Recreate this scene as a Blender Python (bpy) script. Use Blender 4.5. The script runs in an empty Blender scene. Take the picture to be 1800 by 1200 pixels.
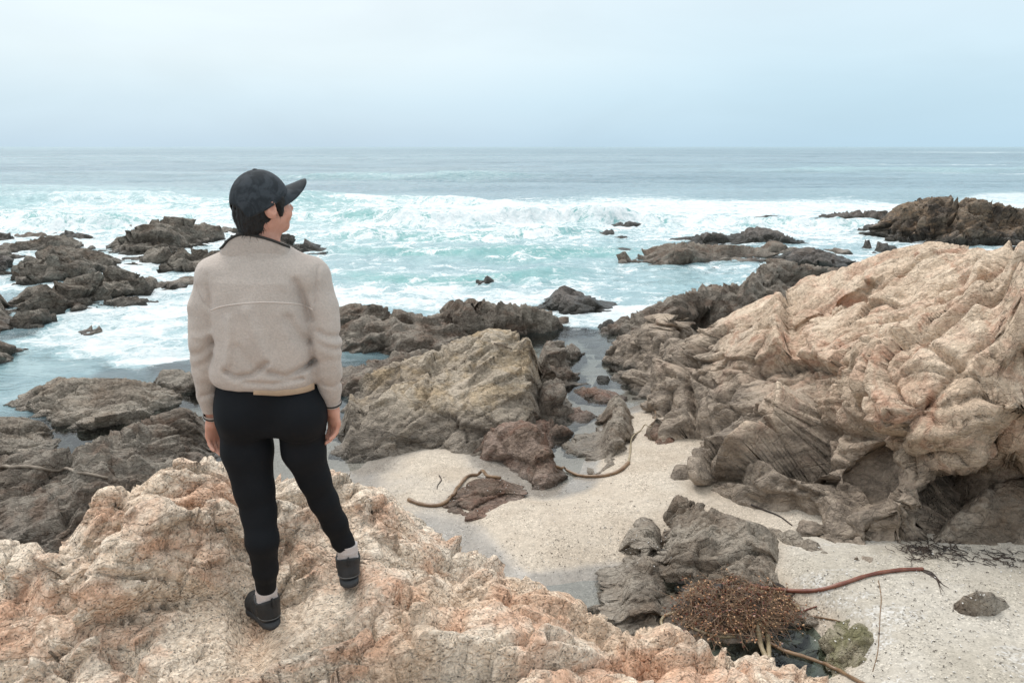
import bpy, math, random
import numpy as np
from mathutils import Vector, Matrix
from concurrent.futures import ThreadPoolExecutor

random.seed(7); np.random.seed(7)
R = math.radians
scene = bpy.context.scene
COL = scene.collection

# ------------------------------------------------------------------ camera
CAMZ = 4.3
FPX = 1400.0
PITCH = math.atan(342 / FPX)
cam_data = bpy.data.cameras.new('camera')
cam_data.sensor_width = 36.0
cam_data.lens = 36.0 * FPX / 1800.0
cam_data.clip_start = 0.05
cam_data.clip_end = 60000
cam = bpy.data.objects.new('camera', cam_data)
cam.location = (0, 0, CAMZ)
cam.rotation_euler = (math.pi / 2 - PITCH, 0, 0)
COL.objects.link(cam)
scene.camera = cam

# ------------------------------------------------------------------ light, sky, exposure
SUN_EL, SUN_AZ = 58.0, -35.0          # degrees, azimuth from +Y towards +X
sun_data = bpy.data.lights.new('sun', 'SUN')
sun_data.energy = 1.5
sun_data.angle = R(22)
sun_data.color = (1.0, 0.965, 0.92)
sun = bpy.data.objects.new('sun', sun_data)
sd = Vector((math.sin(R(SUN_AZ)) * math.cos(R(SUN_EL)), math.cos(R(SUN_AZ)) * math.cos(R(SUN_EL)), math.sin(R(SUN_EL))))
sun.rotation_euler = sd.to_track_quat('Z', 'Y').to_euler()
sun.location = (0, 0, 30)
COL.objects.link(sun)

vs = scene.view_settings
scene.display_settings.display_device = 'sRGB'
vs.view_transform = 'Standard'
vs.look = 'None'
vs.exposure = 0.33
vs.gamma = 1.0
vs.use_curve_mapping = False
scene.cycles.use_denoising = True
scene.cycles.max_bounces = 6
scene.cycles.diffuse_bounces = 3
scene.cycles.glossy_bounces = 3
scene.cycles.transparent_max_bounces = 8
scene.cycles.caustics_reflective = False
scene.cycles.caustics_refractive = False


class NT:
    """short hand for building node trees"""
    def __init__(self, tree):
        self.t = tree
        self.t.nodes.clear()

    def new(self, typ, **kw):
        n = self.t.nodes.new(typ)
        for k, v in kw.items():
            setattr(n, k, v)
        return n

    def put(self, sock, v):
        if v is None:
            return
        if isinstance(v, bpy.types.NodeSocket):
            self.t.links.new(v, sock)
        elif isinstance(v, (tuple, list)):
            if sock.type == 'RGBA' and len(v) == 3:
                v = (*v, 1.0)
            sock.default_value = v
        else:
            if sock.type == 'RGBA':
                v = (v, v, v, 1.0)
            elif sock.type == 'VECTOR':
                v = (v, v, v)
            sock.default_value = v

    def m(self, op, a, b=None, c=None, clamp=False):
        n = self.new('ShaderNodeMath', operation=op, use_clamp=clamp)
        for s, v in zip(n.inputs, (a, b, c)):
            self.put(s, v)
        return n.outputs[0]

    def vm(self, op, a, b=None):
        n = self.new('ShaderNodeVectorMath', operation=op)
        self.put(n.inputs[0], a)
        self.put(n.inputs[1], b)
        return n.outputs['Value'] if op in ('DOT_PRODUCT', 'LENGTH', 'DISTANCE') else n.outputs[0]

    def mix(self, f, a, b, mode='MIX'):
        n = self.new('ShaderNodeMix', data_type='RGBA', blend_type=mode)
        self.put(n.inputs[0], f)
        self.put(n.inputs[6], a)
        self.put(n.inputs[7], b)
        return n.outputs[2]

    def ramp(self, f, stops, interp='LINEAR'):
        n = self.new('ShaderNodeValToRGB')
        n.color_ramp.interpolation = interp
        el = n.color_ramp.elements
        while len(el) < len(stops):
            el.new(0.5)
        for e, (p, c) in zip(el, stops):
            e.position = p
            e.color = (c, c, c, 1) if isinstance(c, (int, float)) else (*c, 1)
        self.put(n.inputs[0], f)
        return n.outputs[0]

    def sstep(self, v, lo, hi, a=0.0, b=1.0):
        n = self.new('ShaderNodeMapRange', interpolation_type='SMOOTHSTEP')
        self.put(n.inputs[0], v)
        for s, x in zip(n.inputs[1:5], (lo, hi, a, b)):
            self.put(s, x)
        return n.outputs[0]

    def noise(self, vec, scale, detail=4, rough=0.55, dist=0.0, out=0):
        n = self.new('ShaderNodeTexNoise')
        self.put(n.inputs['Vector'], vec)
        self.put(n.inputs['Scale'], scale)
        self.put(n.inputs['Detail'], detail)
        self.put(n.inputs['Roughness'], rough)
        self.put(n.inputs['Distortion'], dist)
        return n.outputs[out]

    def voro(self, vec, scale, feature='F1', out=0, rnd=1.0):
        n = self.new('ShaderNodeTexVoronoi', feature=feature)
        self.put(n.inputs['Vector'], vec)
        self.put(n.inputs['Scale'], scale)
        self.put(n.inputs['Randomness'], rnd)
        return n.outputs[out]

    def pos(self):
        return self.new('ShaderNodeNewGeometry').outputs['Position']

    def sep(self, v):
        n = self.new('ShaderNodeSeparateXYZ')
        self.put(n.inputs[0], v)
        return n.outputs

    def comb(self, x, y, z):
        n = self.new('ShaderNodeCombineXYZ')
        for s, v in zip(n.inputs, (x, y, z)):
            self.put(s, v)
        return n.outputs[0]

    def mapping(self, vec, loc=(0, 0, 0), rot=(0, 0, 0), scale=(1, 1, 1)):
        n = self.new('ShaderNodeMapping')
        self.put(n.inputs[0], vec)
        self.put(n.inputs[1], loc); self.put(n.inputs[2], rot); self.put(n.inputs[3], scale)
        return n.outputs[0]

    def attr(self, name, out='Fac'):
        return self.new('ShaderNodeAttribute', attribute_name=name).outputs[out]

    def bump(self, h, strength=0.5, dist=0.01, normal=None):
        n = self.new('ShaderNodeBump')
        self.put(n.inputs['Height'], h)
        self.put(n.inputs['Strength'], strength)
        self.put(n.inputs['Distance'], dist)
        if normal is not None:
            self.put(n.inputs['Normal'], normal)
        return n.outputs[0]

    def bsdf(self, col, rough=0.8, normal=None, spec=0.5, **kw):
        n = self.new('ShaderNodeBsdfPrincipled')
        self.put(n.inputs['Base Color'], col)
        self.put(n.inputs['Roughness'], rough)
        self.put(n.inputs['Specular IOR Level'], spec)
        if normal is not None:
            self.put(n.inputs['Normal'], normal)
        for k, v in kw.items():
            self.put(n.inputs[k], v)
        return n.outputs[0]

    def out(self, sh):
        o = self.new('ShaderNodeOutputMaterial')
        self.t.links.new(sh, o.inputs[0])


def material(name):
    m = bpy.data.materials.new(name)
    m.use_nodes = True
    return m, NT(m.node_tree)


world = bpy.data.worlds.new('World')
scene.world = world
world.use_nodes = True
W = NT(world.node_tree)
d = W.new('ShaderNodeTexCoord').outputs['Generated']
dx, dy, dz = W.sep(d)
sky = W.new('ShaderNodeTexSky', sky_type='NISHITA')
sky.sun_disc = False
sky.sun_elevation = R(SUN_EL)
sky.sun_rotation = R(SUN_AZ)
sky.altitude = 0
sky.air_density = 1.0
sky.dust_density = 2.0
nis = W.mix(1.0, sky.outputs[0], (0.10, 0.10, 0.10), 'MULTIPLY')
el = W.m('MAXIMUM', dz, 0.0)
grad = W.ramp(el, [(0.0, (0.47, 0.61, 0.72)), (0.05, (0.545, 0.68, 0.77)), (0.10, (0.665, 0.765, 0.81)), (0.17, (0.715, 0.79, 0.82)), (0.45, (0.98, 1.03, 1.05)), (1.0, (1.42, 1.45, 1.45))])
# stratus: soft banks, thinner (bluer) low down towards the right
cp = W.comb(dx, dy, W.m('MULTIPLY', el, 3.5))
c1 = W.noise(cp, 1.1, 4, 0.5, 0.4)
c2 = W.noise(W.vm('ADD', cp, (3.1, 1.7, 0.4)), 2.6, 6, 0.52, 0.5)
blue = W.sstep(W.m('ADD', W.m('MULTIPLY', dx, 0.9), W.m('MULTIPLY', c1, 0.6)), 0.10, 0.75)
low = W.sstep(el, 0.0, 0.25, 1.0, 0.4)
cloud = W.mix(W.m('MULTIPLY', blue, W.m('MULTIPLY', low, 0.62)), grad, (0.42, 0.62, 0.75))
shade = W.sstep(c2, 0.30, 0.70, 0.96, 1.03)
cloud = W.mix(1.0, cloud, shade, 'MULTIPLY')
skycol = W.mix(0.10, cloud, nis)
bg = W.new('ShaderNodeBackground')
W.put(bg.inputs[0], skycol)
bg.inputs[1].default_value = 1.0
W.t.links.new(bg.outputs[0], W.new('ShaderNodeOutputWorld').inputs[0])


# ------------------------------------------------------------------ geometry helpers
CP, SP = math.cos(PITCH), math.sin(PITCH)


def ray(px, py):
    """direction through a pixel of the 1800x1200 photograph"""
    a, b = (px - 900) / FPX, (py - 600) / FPX
    return np.array([a, CP - b * SP, -SP - b * CP])


def on_z(px, py, z):
    r = ray(px, py)
    t = (z - CAMZ) / r[2]
    return np.array([r[0] * t, r[1] * t, z])


def at(px, py, Y):
    r = ray(px, py)
    t = Y / r[1]
    return np.array([r[0] * t, Y, CAMZ + r[2] * t])


def mesh_obj(name, verts, faces, mat, parent=None, smooth=True, loc=None, attrs=None):
    """one mesh object; verts in world coordinates, origin moved to loc"""
    me = bpy.data.meshes.new(name)
    v = np.asarray(verts, dtype=np.float32)
    base = np.zeros(3) if loc is None else np.asarray(loc, dtype=np.float64)
    v = v - base.astype(np.float32)
    if isinstance(faces, np.ndarray):
        nf, k = faces.shape
        me.vertices.add(len(v)); me.vertices.foreach_set('co', v.ravel())
        me.loops.add(nf * k); me.loops.foreach_set('vertex_index', faces.astype(np.int32).ravel())
        me.polygons.add(nf)
        me.polygons.foreach_set('loop_start', np.arange(0, nf * k, k, dtype=np.int32))
    else:
        me.from_pydata([tuple(x) for x in v], [], faces)
    me.update(calc_edges=True)
    me.validate()
    me.polygons.foreach_set('use_smooth', np.full(len(me.polygons), smooth))
    if attrs:
        for k, a in attrs.items():
            at_ = me.attributes.new(k, 'FLOAT', 'POINT')
            at_.data.foreach_set('value', np.asarray(a, dtype=np.float32))
    if mat is not None:
        me.materials.append(mat)
    o = bpy.data.objects.new(name, me)
    COL.objects.link(o)
    if parent is not None:
        o.parent = parent
        o.location = Vector(base) - parent.location
    else:
        o.location = base
    return o


def tag(o, label=None, cat=None, group=None, kind=None):
    if label: o['label'] = label
    if cat: o['category'] = cat
    if group: o['group'] = group
    if kind: o['kind'] = kind
    return o


def tube(path, radii, sides=10, caps=True):
    """verts, faces of a tube along a path (n,3) with radius per point"""
    path = np.asarray(path, float)
    n = len(path)
    radii = np.broadcast_to(np.asarray(radii, float), (n,))
    tang = np.gradient(path, axis=0)
    tang /= np.linalg.norm(tang, axis=1, keepdims=True) + 1e-9
    up = np.array([0.03, 0.05, 1.0])
    V = []
    u = None
    for i in range(n):
        t = tang[i]
        if u is None:
            u = np.cross(t, up)
            if np.linalg.norm(u) < 1e-3: u = np.cross(t, [1, 0, 0])
        u = u - t * np.dot(u, t); u /= np.linalg.norm(u) + 1e-9
        w = np.cross(t, u)
        a = np.linspace(0, 2 * np.pi, sides, endpoint=False)[:, None]
        V.append(path[i] + radii[i] * (np.cos(a) * u + np.sin(a) * w))
    V = np.vstack(V)
    F = []
    for i in range(n - 1):
        for j in range(sides):
            k = (j + 1) % sides
            F.append((i * sides + j, i * sides + k, (i + 1) * sides + k, (i + 1) * sides + j))
    if caps:
        F.append(tuple(range(sides - 1, -1, -1)))
        F.append(tuple((n - 1) * sides + j for j in range(sides)))
    return V, F


def catmull(pts, n):
    """smooth resample of a polyline"""
    p = np.asarray(pts, float)
    p = np.vstack([2 * p[0] - p[1], p, 2 * p[-1] - p[-2]])
    m = len(p) - 3
    out = []
    for s in np.linspace(0, m - 1e-6, n):
        i = int(s); t = s - i
        a, b, c, e = p[i], p[i + 1], p[i + 2], p[i + 3]
        out.append(0.5 * (2 * b + (c - a) * t + (2 * a - 5 * b + 4 * c - e) * t * t + (3 * b - a - 3 * c + e) * t ** 3))
    return np.array(out)


# ------------------------------------------------------------------ noise in numpy
def _hash(ix, iy, iz, seed):
    h = (ix.astype(np.uint32) * np.uint32(374761393)) ^ (iy.astype(np.uint32) * np.uint32(668265263)) ^ (iz.astype(np.uint32) * np.uint32(2147483647 - 58)) ^ np.uint32((seed * 362437 + 1013904223) & 0xffffffff)
    h = (h ^ (h >> np.uint32(13))) * np.uint32(1274126177)
    h = h ^ (h >> np.uint32(16))
    return h * np.uint32(2246822519)


POOL = ThreadPoolExecutor(4)


def par(fn, P, chunk=40000):
    P = np.ascontiguousarray(P, dtype=np.float32)
    if len(P) <= chunk:
        return fn(P)
    parts = [P[i:i + chunk] for i in range(0, len(P), chunk)]
    return np.concatenate(list(POOL.map(fn, parts)))


def perlin(P, seed=0):
    P = np.asarray(P, dtype=np.float32)
    I = np.floor(P)
    Fr = P - I
    I = I.astype(np.int32)
    U = Fr * Fr * Fr * (Fr * (Fr * 6 - 15) + 10)
    out = np.zeros(len(P), np.float32)
    for cx in (0, 1):
        wx = U[:, 0] if cx else 1 - U[:, 0]
        for cy in (0, 1):
            wy = U[:, 1] if cy else 1 - U[:, 1]
            for cz in (0, 1):
                wz = U[:, 2] if cz else 1 - U[:, 2]
                h = _hash(I[:, 0] + cx, I[:, 1] + cy, I[:, 2] + cz, seed)
                gx = (h & np.uint32(1023)).astype(np.float32) / 511.5 - 1
                gy = ((h >> np.uint32(10)) & np.uint32(1023)).astype(np.float32) / 511.5 - 1
                gz = ((h >> np.uint32(20)) & np.uint32(1023)).astype(np.float32) / 511.5 - 1
                out += wx * wy * wz * (gx * (Fr[:, 0] - cx) + gy * (Fr[:, 1] - cy) + gz * (Fr[:, 2] - cz))
    return out * 1.3


def fbm(P, octv=5, rough=0.5, seed=0, ridged=False):
    out = np.zeros(len(P), np.float32)
    a = 1.0
    P = np.asarray(P, np.float32)
    for i in range(octv):
        n = perlin(P, seed + i * 17)
        if ridged:
            n = 0.5 - np.abs(n) * 1.6
        out += a * n
        a *= rough
        P = P * np.float32(2.03) + np.float32(11.3)
    return out


def worley(P, seed=0):
    """F1, F2, vector from nearest centre, 4 random numbers of the nearest cell"""
    P = np.asarray(P, np.float32)
    I = np.floor(P).astype(np.int32)
    n = len(P)
    f1 = np.full(n, 9, np.float32); f2 = np.full(n, 9, np.float32)
    dv = np.zeros((n, 3), np.float32); hh = np.zeros(n, np.uint32)
    Fr = P - I
    for cx in (-1, 0, 1):
        for cy in (-1, 0, 1):
            for cz in (-1, 0, 1):
                h = _hash(I[:, 0] + cx, I[:, 1] + cy, I[:, 2] + cz, seed)
                jx = (h & np.uint32(1023)).astype(np.float32) / 1023
                jy = ((h >> np.uint32(10)) & np.uint32(1023)).astype(np.float32) / 1023
                jz = ((h >> np.uint32(20)) & np.uint32(1023)).astype(np.float32) / 1023
                ax = Fr[:, 0] - cx - jx; ay = Fr[:, 1] - cy - jy; az = Fr[:, 2] - cz - jz
                dd = np.sqrt(ax * ax + ay * ay + az * az)
                near = dd < f1
                f2 = np.where(near, f1, np.minimum(f2, dd))
                f1 = np.where(near, dd, f1)
                dv[near, 0] = ax[near]; dv[near, 1] = ay[near]; dv[near, 2] = az[near]
                hh = np.where(near, h, hh)
    h = hh * np.uint32(2654435761); h ^= h >> np.uint32(15)
    r = np.stack([(h & np.uint32(255)), (h >> np.uint32(8)) & np.uint32(255), (h >> np.uint32(16)) & np.uint32(255), (h >> np.uint32(24))], 1).astype(np.float32) / 255.0
    return f1, f2, dv, r


def sstep(x, a, b):
    t = np.clip((x - a) / (b - a), 0, 1)
    return t * t * (3 - 2 * t)


class RBF:
    """smooth surface through scattered (x, y) -> value points"""
    def __init__(self, xy, val, c=0.25, reg=1e-4):
        self.xy = np.asarray(xy, float); v = np.asarray(val, float); self.c = c
        n = len(v)
        A = self.phi(self.xy)
        A[np.arange(n), np.arange(n)] -= reg
        Pm = np.hstack([np.ones((n, 1)), self.xy])
        M = np.zeros((n + 3, n + 3)); M[:n, :n] = A; M[:n, n:] = Pm; M[n:, :n] = Pm.T
        self.w = np.linalg.lstsq(M, np.concatenate([v, np.zeros(3)]), rcond=None)[0]

    def phi(self, q):
        d2 = ((q[:, None, :] - self.xy[None, :, :]) ** 2).sum(-1)
        return np.sqrt(d2 + self.c ** 2)

    def __call__(self, q):
        q = np.asarray(q, float)
        out = np.empty(len(q))
        for i in range(0, len(q), 20000):
            s = q[i:i + 20000]
            out[i:i + 20000] = self.phi(s) @ self.w[:-3] + self.w[-3] + s @ self.w[-2:]
        return out


class IDW:
    """blend of scattered values, never past the given range"""
    def __init__(self, xy, val, p=3.0):
        self.xy = np.asarray(xy, float); self.v = np.asarray(val, float); self.p = p

    def __call__(self, q):
        out = np.empty(len(q))
        for i in range(0, len(q), 20000):
            d2 = ((q[i:i + 20000, None, :] - self.xy[None]) ** 2).sum(-1) + 1e-6
            w = d2 ** (-self.p / 2)
            out[i:i + 20000] = (w @ self.v) / w.sum(1)
        return out

# ------------------------------------------------------------------ rock materials
def rock_mat(name, light, mid, dark, stain=None, stain_amt=0.5, tide=None, tide_col=(0.105, 0.085, 0.068), speck=0.0, speck_scale=140.0,
             streak=(0.6, 0.25, 0.3), wet=0.12, bumps=0.9, fine=1.0, lichen=0.0, veins=0.0, crk=1.0, fct=1.0):
    m, t = material(name)
    p = t.pos()
    x, y, z = t.sep(p)
    sp = t.mapping(p, rot=streak, scale=(1.0, 4.0, 4.0))
    n_big = t.noise(p, 0.9, 5, 0.55, 0.4)
    n_mid = t.noise(sp, 1.6 * fine, 8, 0.62, 0.5)
    n_fin = t.noise(p, 22.0 * fine, 6, 0.65)
    col = t.mix(t.sstep(n_mid, 0.36, 0.64), dark, mid)
    col = t.mix(t.sstep(t.m('ADD', n_big, t.m('MULTIPLY', t.m('SUBTRACT', n_fin, 0.5), 0.35)), 0.38, 0.60), col, light)
    if stain is not None:
        s1 = t.noise(t.mapping(p, loc=(5, 2, 1), rot=(0.2, 0.9, 0.5), scale=(1, 1, 2.2)), 1.5, 7, 0.66, 0.8)
        s2 = t.noise(t.mapping(p, loc=(1, 7, 3)), 5.0, 6, 0.6, 0.6)
        sm = t.sstep(t.m('ADD', t.m('MULTIPLY', s1, 0.75), t.m('MULTIPLY', s2, 0.25)), 0.47, 0.62, 0.0, stain_amt)
        col = t.mix(sm, col, stain)
    if veins:
        vv = t.vm('ADD', p, t.vm('MULTIPLY', t.noise(p, 1.2, 5, 0.65, 0, 1), (0.9, 0.9, 0.9)))
        ve = t.sstep(t.voro(t.mapping(vv, rot=(0.3, 0.2, 0.4), scale=(1.0, 0.6, 0.45)), 0.95, 'DISTANCE_TO_EDGE'), 0.005, 0.055, 1.0, 0.0)
        ve = t.m('MULTIPLY', ve, t.sstep(t.noise(p, 2.2, 6, 0.7), 0.42, 0.60))
        col = t.mix(t.m('MULTIPLY', ve, veins), col, (0.40, 0.165, 0.095))
    if lichen:
        lm = t.sstep(t.noise(t.mapping(p, loc=(9, 4, 2)), 3.0, 7, 0.7), 0.58, 0.66, 0, lichen)
        col = t.mix(lm, col, (0.075, 0.08, 0.06))
    # uneven tone from grain to grain
    col = t.mix(0.75, col, t.ramp(n_fin, [(0.25, 0.55), (0.5, 1.0), (0.75, 1.4)]), 'MULTIPLY')
    if speck > 0:
        cell = t.new('ShaderNodeSeparateColor')
        t.put(cell.inputs[0], t.voro(t.vm('ADD', p, t.vm('MULTIPLY', t.noise(p, 60, 2, 0.5, 0, 1), (0.01, 0.01, 0.01))), speck_scale, 'F1', 1))
        tone = t.ramp(cell.outputs[0], [(0.0, (0.16, 0.14, 0.13)), (0.05, (0.40, 0.36, 0.33)), (0.10, (0.72, 0.68, 0.63)), (0.32, (0.97, 0.93, 0.89)), (0.66, (1.08, 1.0, 0.92)), (0.86, (1.22, 1.2, 1.16))], 'CONSTANT')
        cell2 = t.ramp(t.noise(p, 7.0, 4, 0.6), [(0.35, 0.55), (0.65, 1.0)])
        col = t.mix(t.m('MULTIPLY', cell2, speck), col, t.mix(1.0, col, tone, 'MULTIPLY'))
        grain = cell.outputs[1]
    wetf = None
    if tide is not None:
        zz = t.m('ADD', z, t.m('MULTIPLY', t.m('SUBTRACT', t.noise(p, 1.1, 6, 0.6, 0.5), 0.5), tide[2] if len(tide) > 2 else 1.1))
        lowf = t.sstep(zz, tide[0], tide[1], 1.0, 0.0)
        tc = t.mix(t.sstep(n_mid, 0.35, 0.65), tuple(c * 0.62 for c in tide_col), tuple(c * 1.35 for c in tide_col))
        tc = t.mix(0.7, tc, t.ramp(n_fin, [(0.25, 0.45), (0.5, 1.0), (0.8, 1.5)]), 'MULTIPLY')
        col = t.mix(lowf, col, tc)
    # barnacle and shell grit, dark weed film near the waterline
    bz = t.m('ADD', z, t.m('MULTIPLY', t.m('SUBTRACT', t.noise(p, 2.6, 5, 0.6), 0.5), 0.28))
    weed = t.sstep(bz, wet - 0.10, wet + 0.10, 0.85, 0.0)
    col = t.mix(weed, col, (0.032, 0.030, 0.024))
    barn = t.m('MULTIPLY', t.sstep(t.voro(p, 55.0, 'F1', 0), 0.16, 0.10), t.sstep(t.noise(p, 4.0, 4), 0.55, 0.64))
    col = t.mix(t.m('MULTIPLY', barn, 0.35 if tide is None else 0.5), col, (0.42, 0.40, 0.36))
    rough = t.sstep(bz, wet - 0.05, wet + 0.35, 0.38, 0.88)
    wv = t.vm('ADD', t.mapping(p, rot=streak, scale=(1.0, 1.8, 1.8)), t.vm('MULTIPLY', t.noise(p, 5 * fine, 3, 0.6, 0, 1), (0.25 / fine, 0.25 / fine, 0.25 / fine)))
    cr1 = t.sstep(t.voro(wv, 3.2 * fine, 'DISTANCE_TO_EDGE'), 0.0, 0.07)
    cr2 = t.sstep(t.voro(wv, 8.5 * fine, 'DISTANCE_TO_EDGE'), 0.0, 0.10)
    vn = t.new('ShaderNodeTexVoronoi', feature='F1')
    t.put(vn.inputs['Vector'], wv); t.put(vn.inputs['Scale'], 6.0 * fine)
    facet = t.m('MULTIPLY', t.vm('DOT_PRODUCT', t.vm('SUBTRACT', vn.outputs['Color'], (0.5, 0.5, 0.5)), t.vm('SUBTRACT', wv, vn.outputs['Position'])), 7.0 * fine)
    hgt = t.m('ADD', t.m('MULTIPLY', t.noise(p, 11 * fine, 9, 0.72, 0.3), 0.8), t.m('ADD', t.m('MULTIPLY', cr1, 0.35 * crk), t.m('ADD', t.m('MULTIPLY', cr2, 0.18 * crk), t.m('MULTIPLY', facet, 0.55 * fct))))
    nrm = t.bump(hgt, bumps, 0.06 / fine)
    nrm = t.bump(t.noise(p, 90 * fine, 5, 0.7), 0.55, 0.006 / fine, nrm)
    if speck > 0:
        nrm = t.bump(grain, 0.35 * speck, 0.5 / speck_scale, nrm)
    t.out(t.bsdf(col, rough, nrm, 0.35))
    return m


M = {}
M['granite_near'] = rock_mat('pale_granite', (0.80, 0.69, 0.57), (0.76, 0.605, 0.465), (0.66, 0.495, 0.365), stain=(0.66, 0.375, 0.24), stain_amt=0.75, speck=0.85, speck_scale=150, wet=-2, bumps=0.85, fine=1.7, crk=1.0, fct=1.7)
M['granite_cliff'] = rock_mat('weathered_granite', (0.72, 0.58, 0.445), (0.63, 0.485, 0.36), (0.49, 0.37, 0.27), stain=(0.54, 0.30, 0.21), stain_amt=0.4, tide=(0.6, 1.7, 1.4), tide_col=(0.29, 0.235, 0.185), speck=0.25, speck_scale=70, wet=0.05, streak=(0.5, 0.35, 0.5), veins=0.5, crk=0.7, fct=1.7)
M['shore'] = rock_mat('brown_shore_rock', (0.265, 0.23, 0.19), (0.195, 0.16, 0.128), (0.115, 0.09, 0.07), stain=(0.14, 0.075, 0.045), stain_amt=0.45, wet=0.03, streak=(0.5, 0.3, 0.55))
M['shore_grey'] = rock_mat('grey_brown_shore_rock', (0.325, 0.28, 0.228), (0.245, 0.204, 0.162), (0.145, 0.115, 0.088), stain=(0.17, 0.105, 0.06), stain_amt=0.35, wet=0.0, streak=(0.5, 0.3, 0.5))
M['reef'] = rock_mat('dark_reef_rock', (0.15, 0.13, 0.115), (0.09, 0.075, 0.064), (0.045, 0.038, 0.034), stain=(0.105, 0.07, 0.045), stain_amt=0.4, wet=0.30, streak=(0.5, 0.3, 0.5), fine=0.5)
M['sea_grey'] = rock_mat('grey_sea_rock', (0.245, 0.215, 0.178), (0.168, 0.142, 0.114), (0.080, 0.066, 0.053), stain=(0.13, 0.085, 0.055), stain_amt=0.4, wet=0.10, streak=(0.5, 0.3, 0.5), fine=0.6, bumps=1.0)
M['tan_boulder'] = rock_mat('tan_boulder_rock', (0.46, 0.385, 0.30), (0.35, 0.285, 0.215), (0.235, 0.19, 0.145), stain=(0.43, 0.30, 0.16), stain_amt=0.5, tide=(0.25, 0.85, 0.8), tide_col=(0.215, 0.18, 0.145), wet=0.0, lichen=0.3, streak=(0.4, 0.5, 0.9))
M['red_rock'] = rock_mat('reddish_brown_rock', (0.27, 0.20, 0.16), (0.19, 0.135, 0.10), (0.105, 0.072, 0.052), stain=(0.20, 0.095, 0.06), stain_amt=0.6, wet=0.03, streak=(0.5, 0.3, 0.55), fine=1.2)
M['mossy'] = rock_mat('mossy_rock', (0.33, 0.29, 0.21), (0.20, 0.18, 0.11), (0.11, 0.095, 0.055), stain=(0.13, 0.125, 0.045), stain_amt=0.7, wet=-0.1, fine=1.5)


# ------------------------------------------------------------------ rock surfaces
def frame(strike, dip):
    e1 = np.array([math.cos(R(strike)), math.sin(R(strike)), 0.0])
    h = np.array([-math.sin(R(strike)), math.cos(R(strike)), 0.0])
    e3 = h * math.sin(R(dip)) + np.array([0, 0, 1.0]) * math.cos(R(dip))
    return np.stack([e1, np.cross(e3, e1), e3])


# name: strike, dip, stretch, block levels (size, offset, tilt, crack depth, crack width), fbm (size, amp, octaves), bedding (size, amp)
STYLE = {
    'near': dict(warp=0.14, wave=0.4, strike=35, dip=55, stretch=(1.7, 1.0, 1.0), blocks=[(0.62, 0.045, 0.22, 0.08, 0.025), (0.24, 0.05, 0.34, 0.16, 0.045), (0.085, 0.07, 0.55, 0.17, 0.07)], fb=(0.45, 0.009, 7), bed=(0.24, 0.018), saw=(0.21, 0.020)),
    'cliff': dict(warp=0.12, wave=0.35, strike=150, dip=40, stretch=(2.6, 1.1, 0.75), blocks=[(1.35, 0.06, 0.50, 0.12, 0.03), (0.50, 0.06, 0.46, 0.20, 0.05), (0.17, 0.05, 0.34, 0.12, 0.08)], fb=(0.8, 0.014, 6), bed=(0.45, 0.015), saw=(0.42, 0.085)),
    'shore': dict(strike=32, dip=50, stretch=(2.8, 1.0, 0.8), blocks=[(0.75, 0.07, 0.32, 0.11, 0.04), (0.27, 0.10, 0.50, 0.16, 0.05), (0.10, 0.11, 0.52, 0.14, 0.07)], fb=(0.6, 0.028, 6), bed=(0.30, 0.035), saw=(0.20, 0.060)),
    'boulder': dict(strike=48, dip=60, stretch=(2.4, 1.0, 0.9), blocks=[(0.8, 0.05, 0.24, 0.08, 0.04), (0.3, 0.07, 0.36, 0.12, 0.05), (0.11, 0.08, 0.42, 0.11, 0.07)], fb=(0.7, 0.022, 6), bed=(0.34, 0.03), saw=(0.26, 0.045)),
    'reef': dict(strike=28, dip=45, stretch=(2.2, 1.0, 0.8), blocks=[(1.4, 0.10, 0.42, 0.12, 0.05), (0.55, 0.14, 0.55, 0.18, 0.06), (0.24, 0.14, 0.55, 0.14, 0.08)], fb=(1.2, 0.07, 5), bed=(0.7, 0.05), saw=(0.5, 0.10)),
    'stone': dict(strike=20, dip=50, stretch=(1.6, 1.0, 1.0), blocks=[(0.35, 0.06, 0.14, 0.05, 0.06), (0.12, 0.06, 0.16, 0.06, 0.09)], fb=(0.4, 0.02, 5), bed=(0.16, 0.008), saw=(0.15, 0.010)),
}


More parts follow.
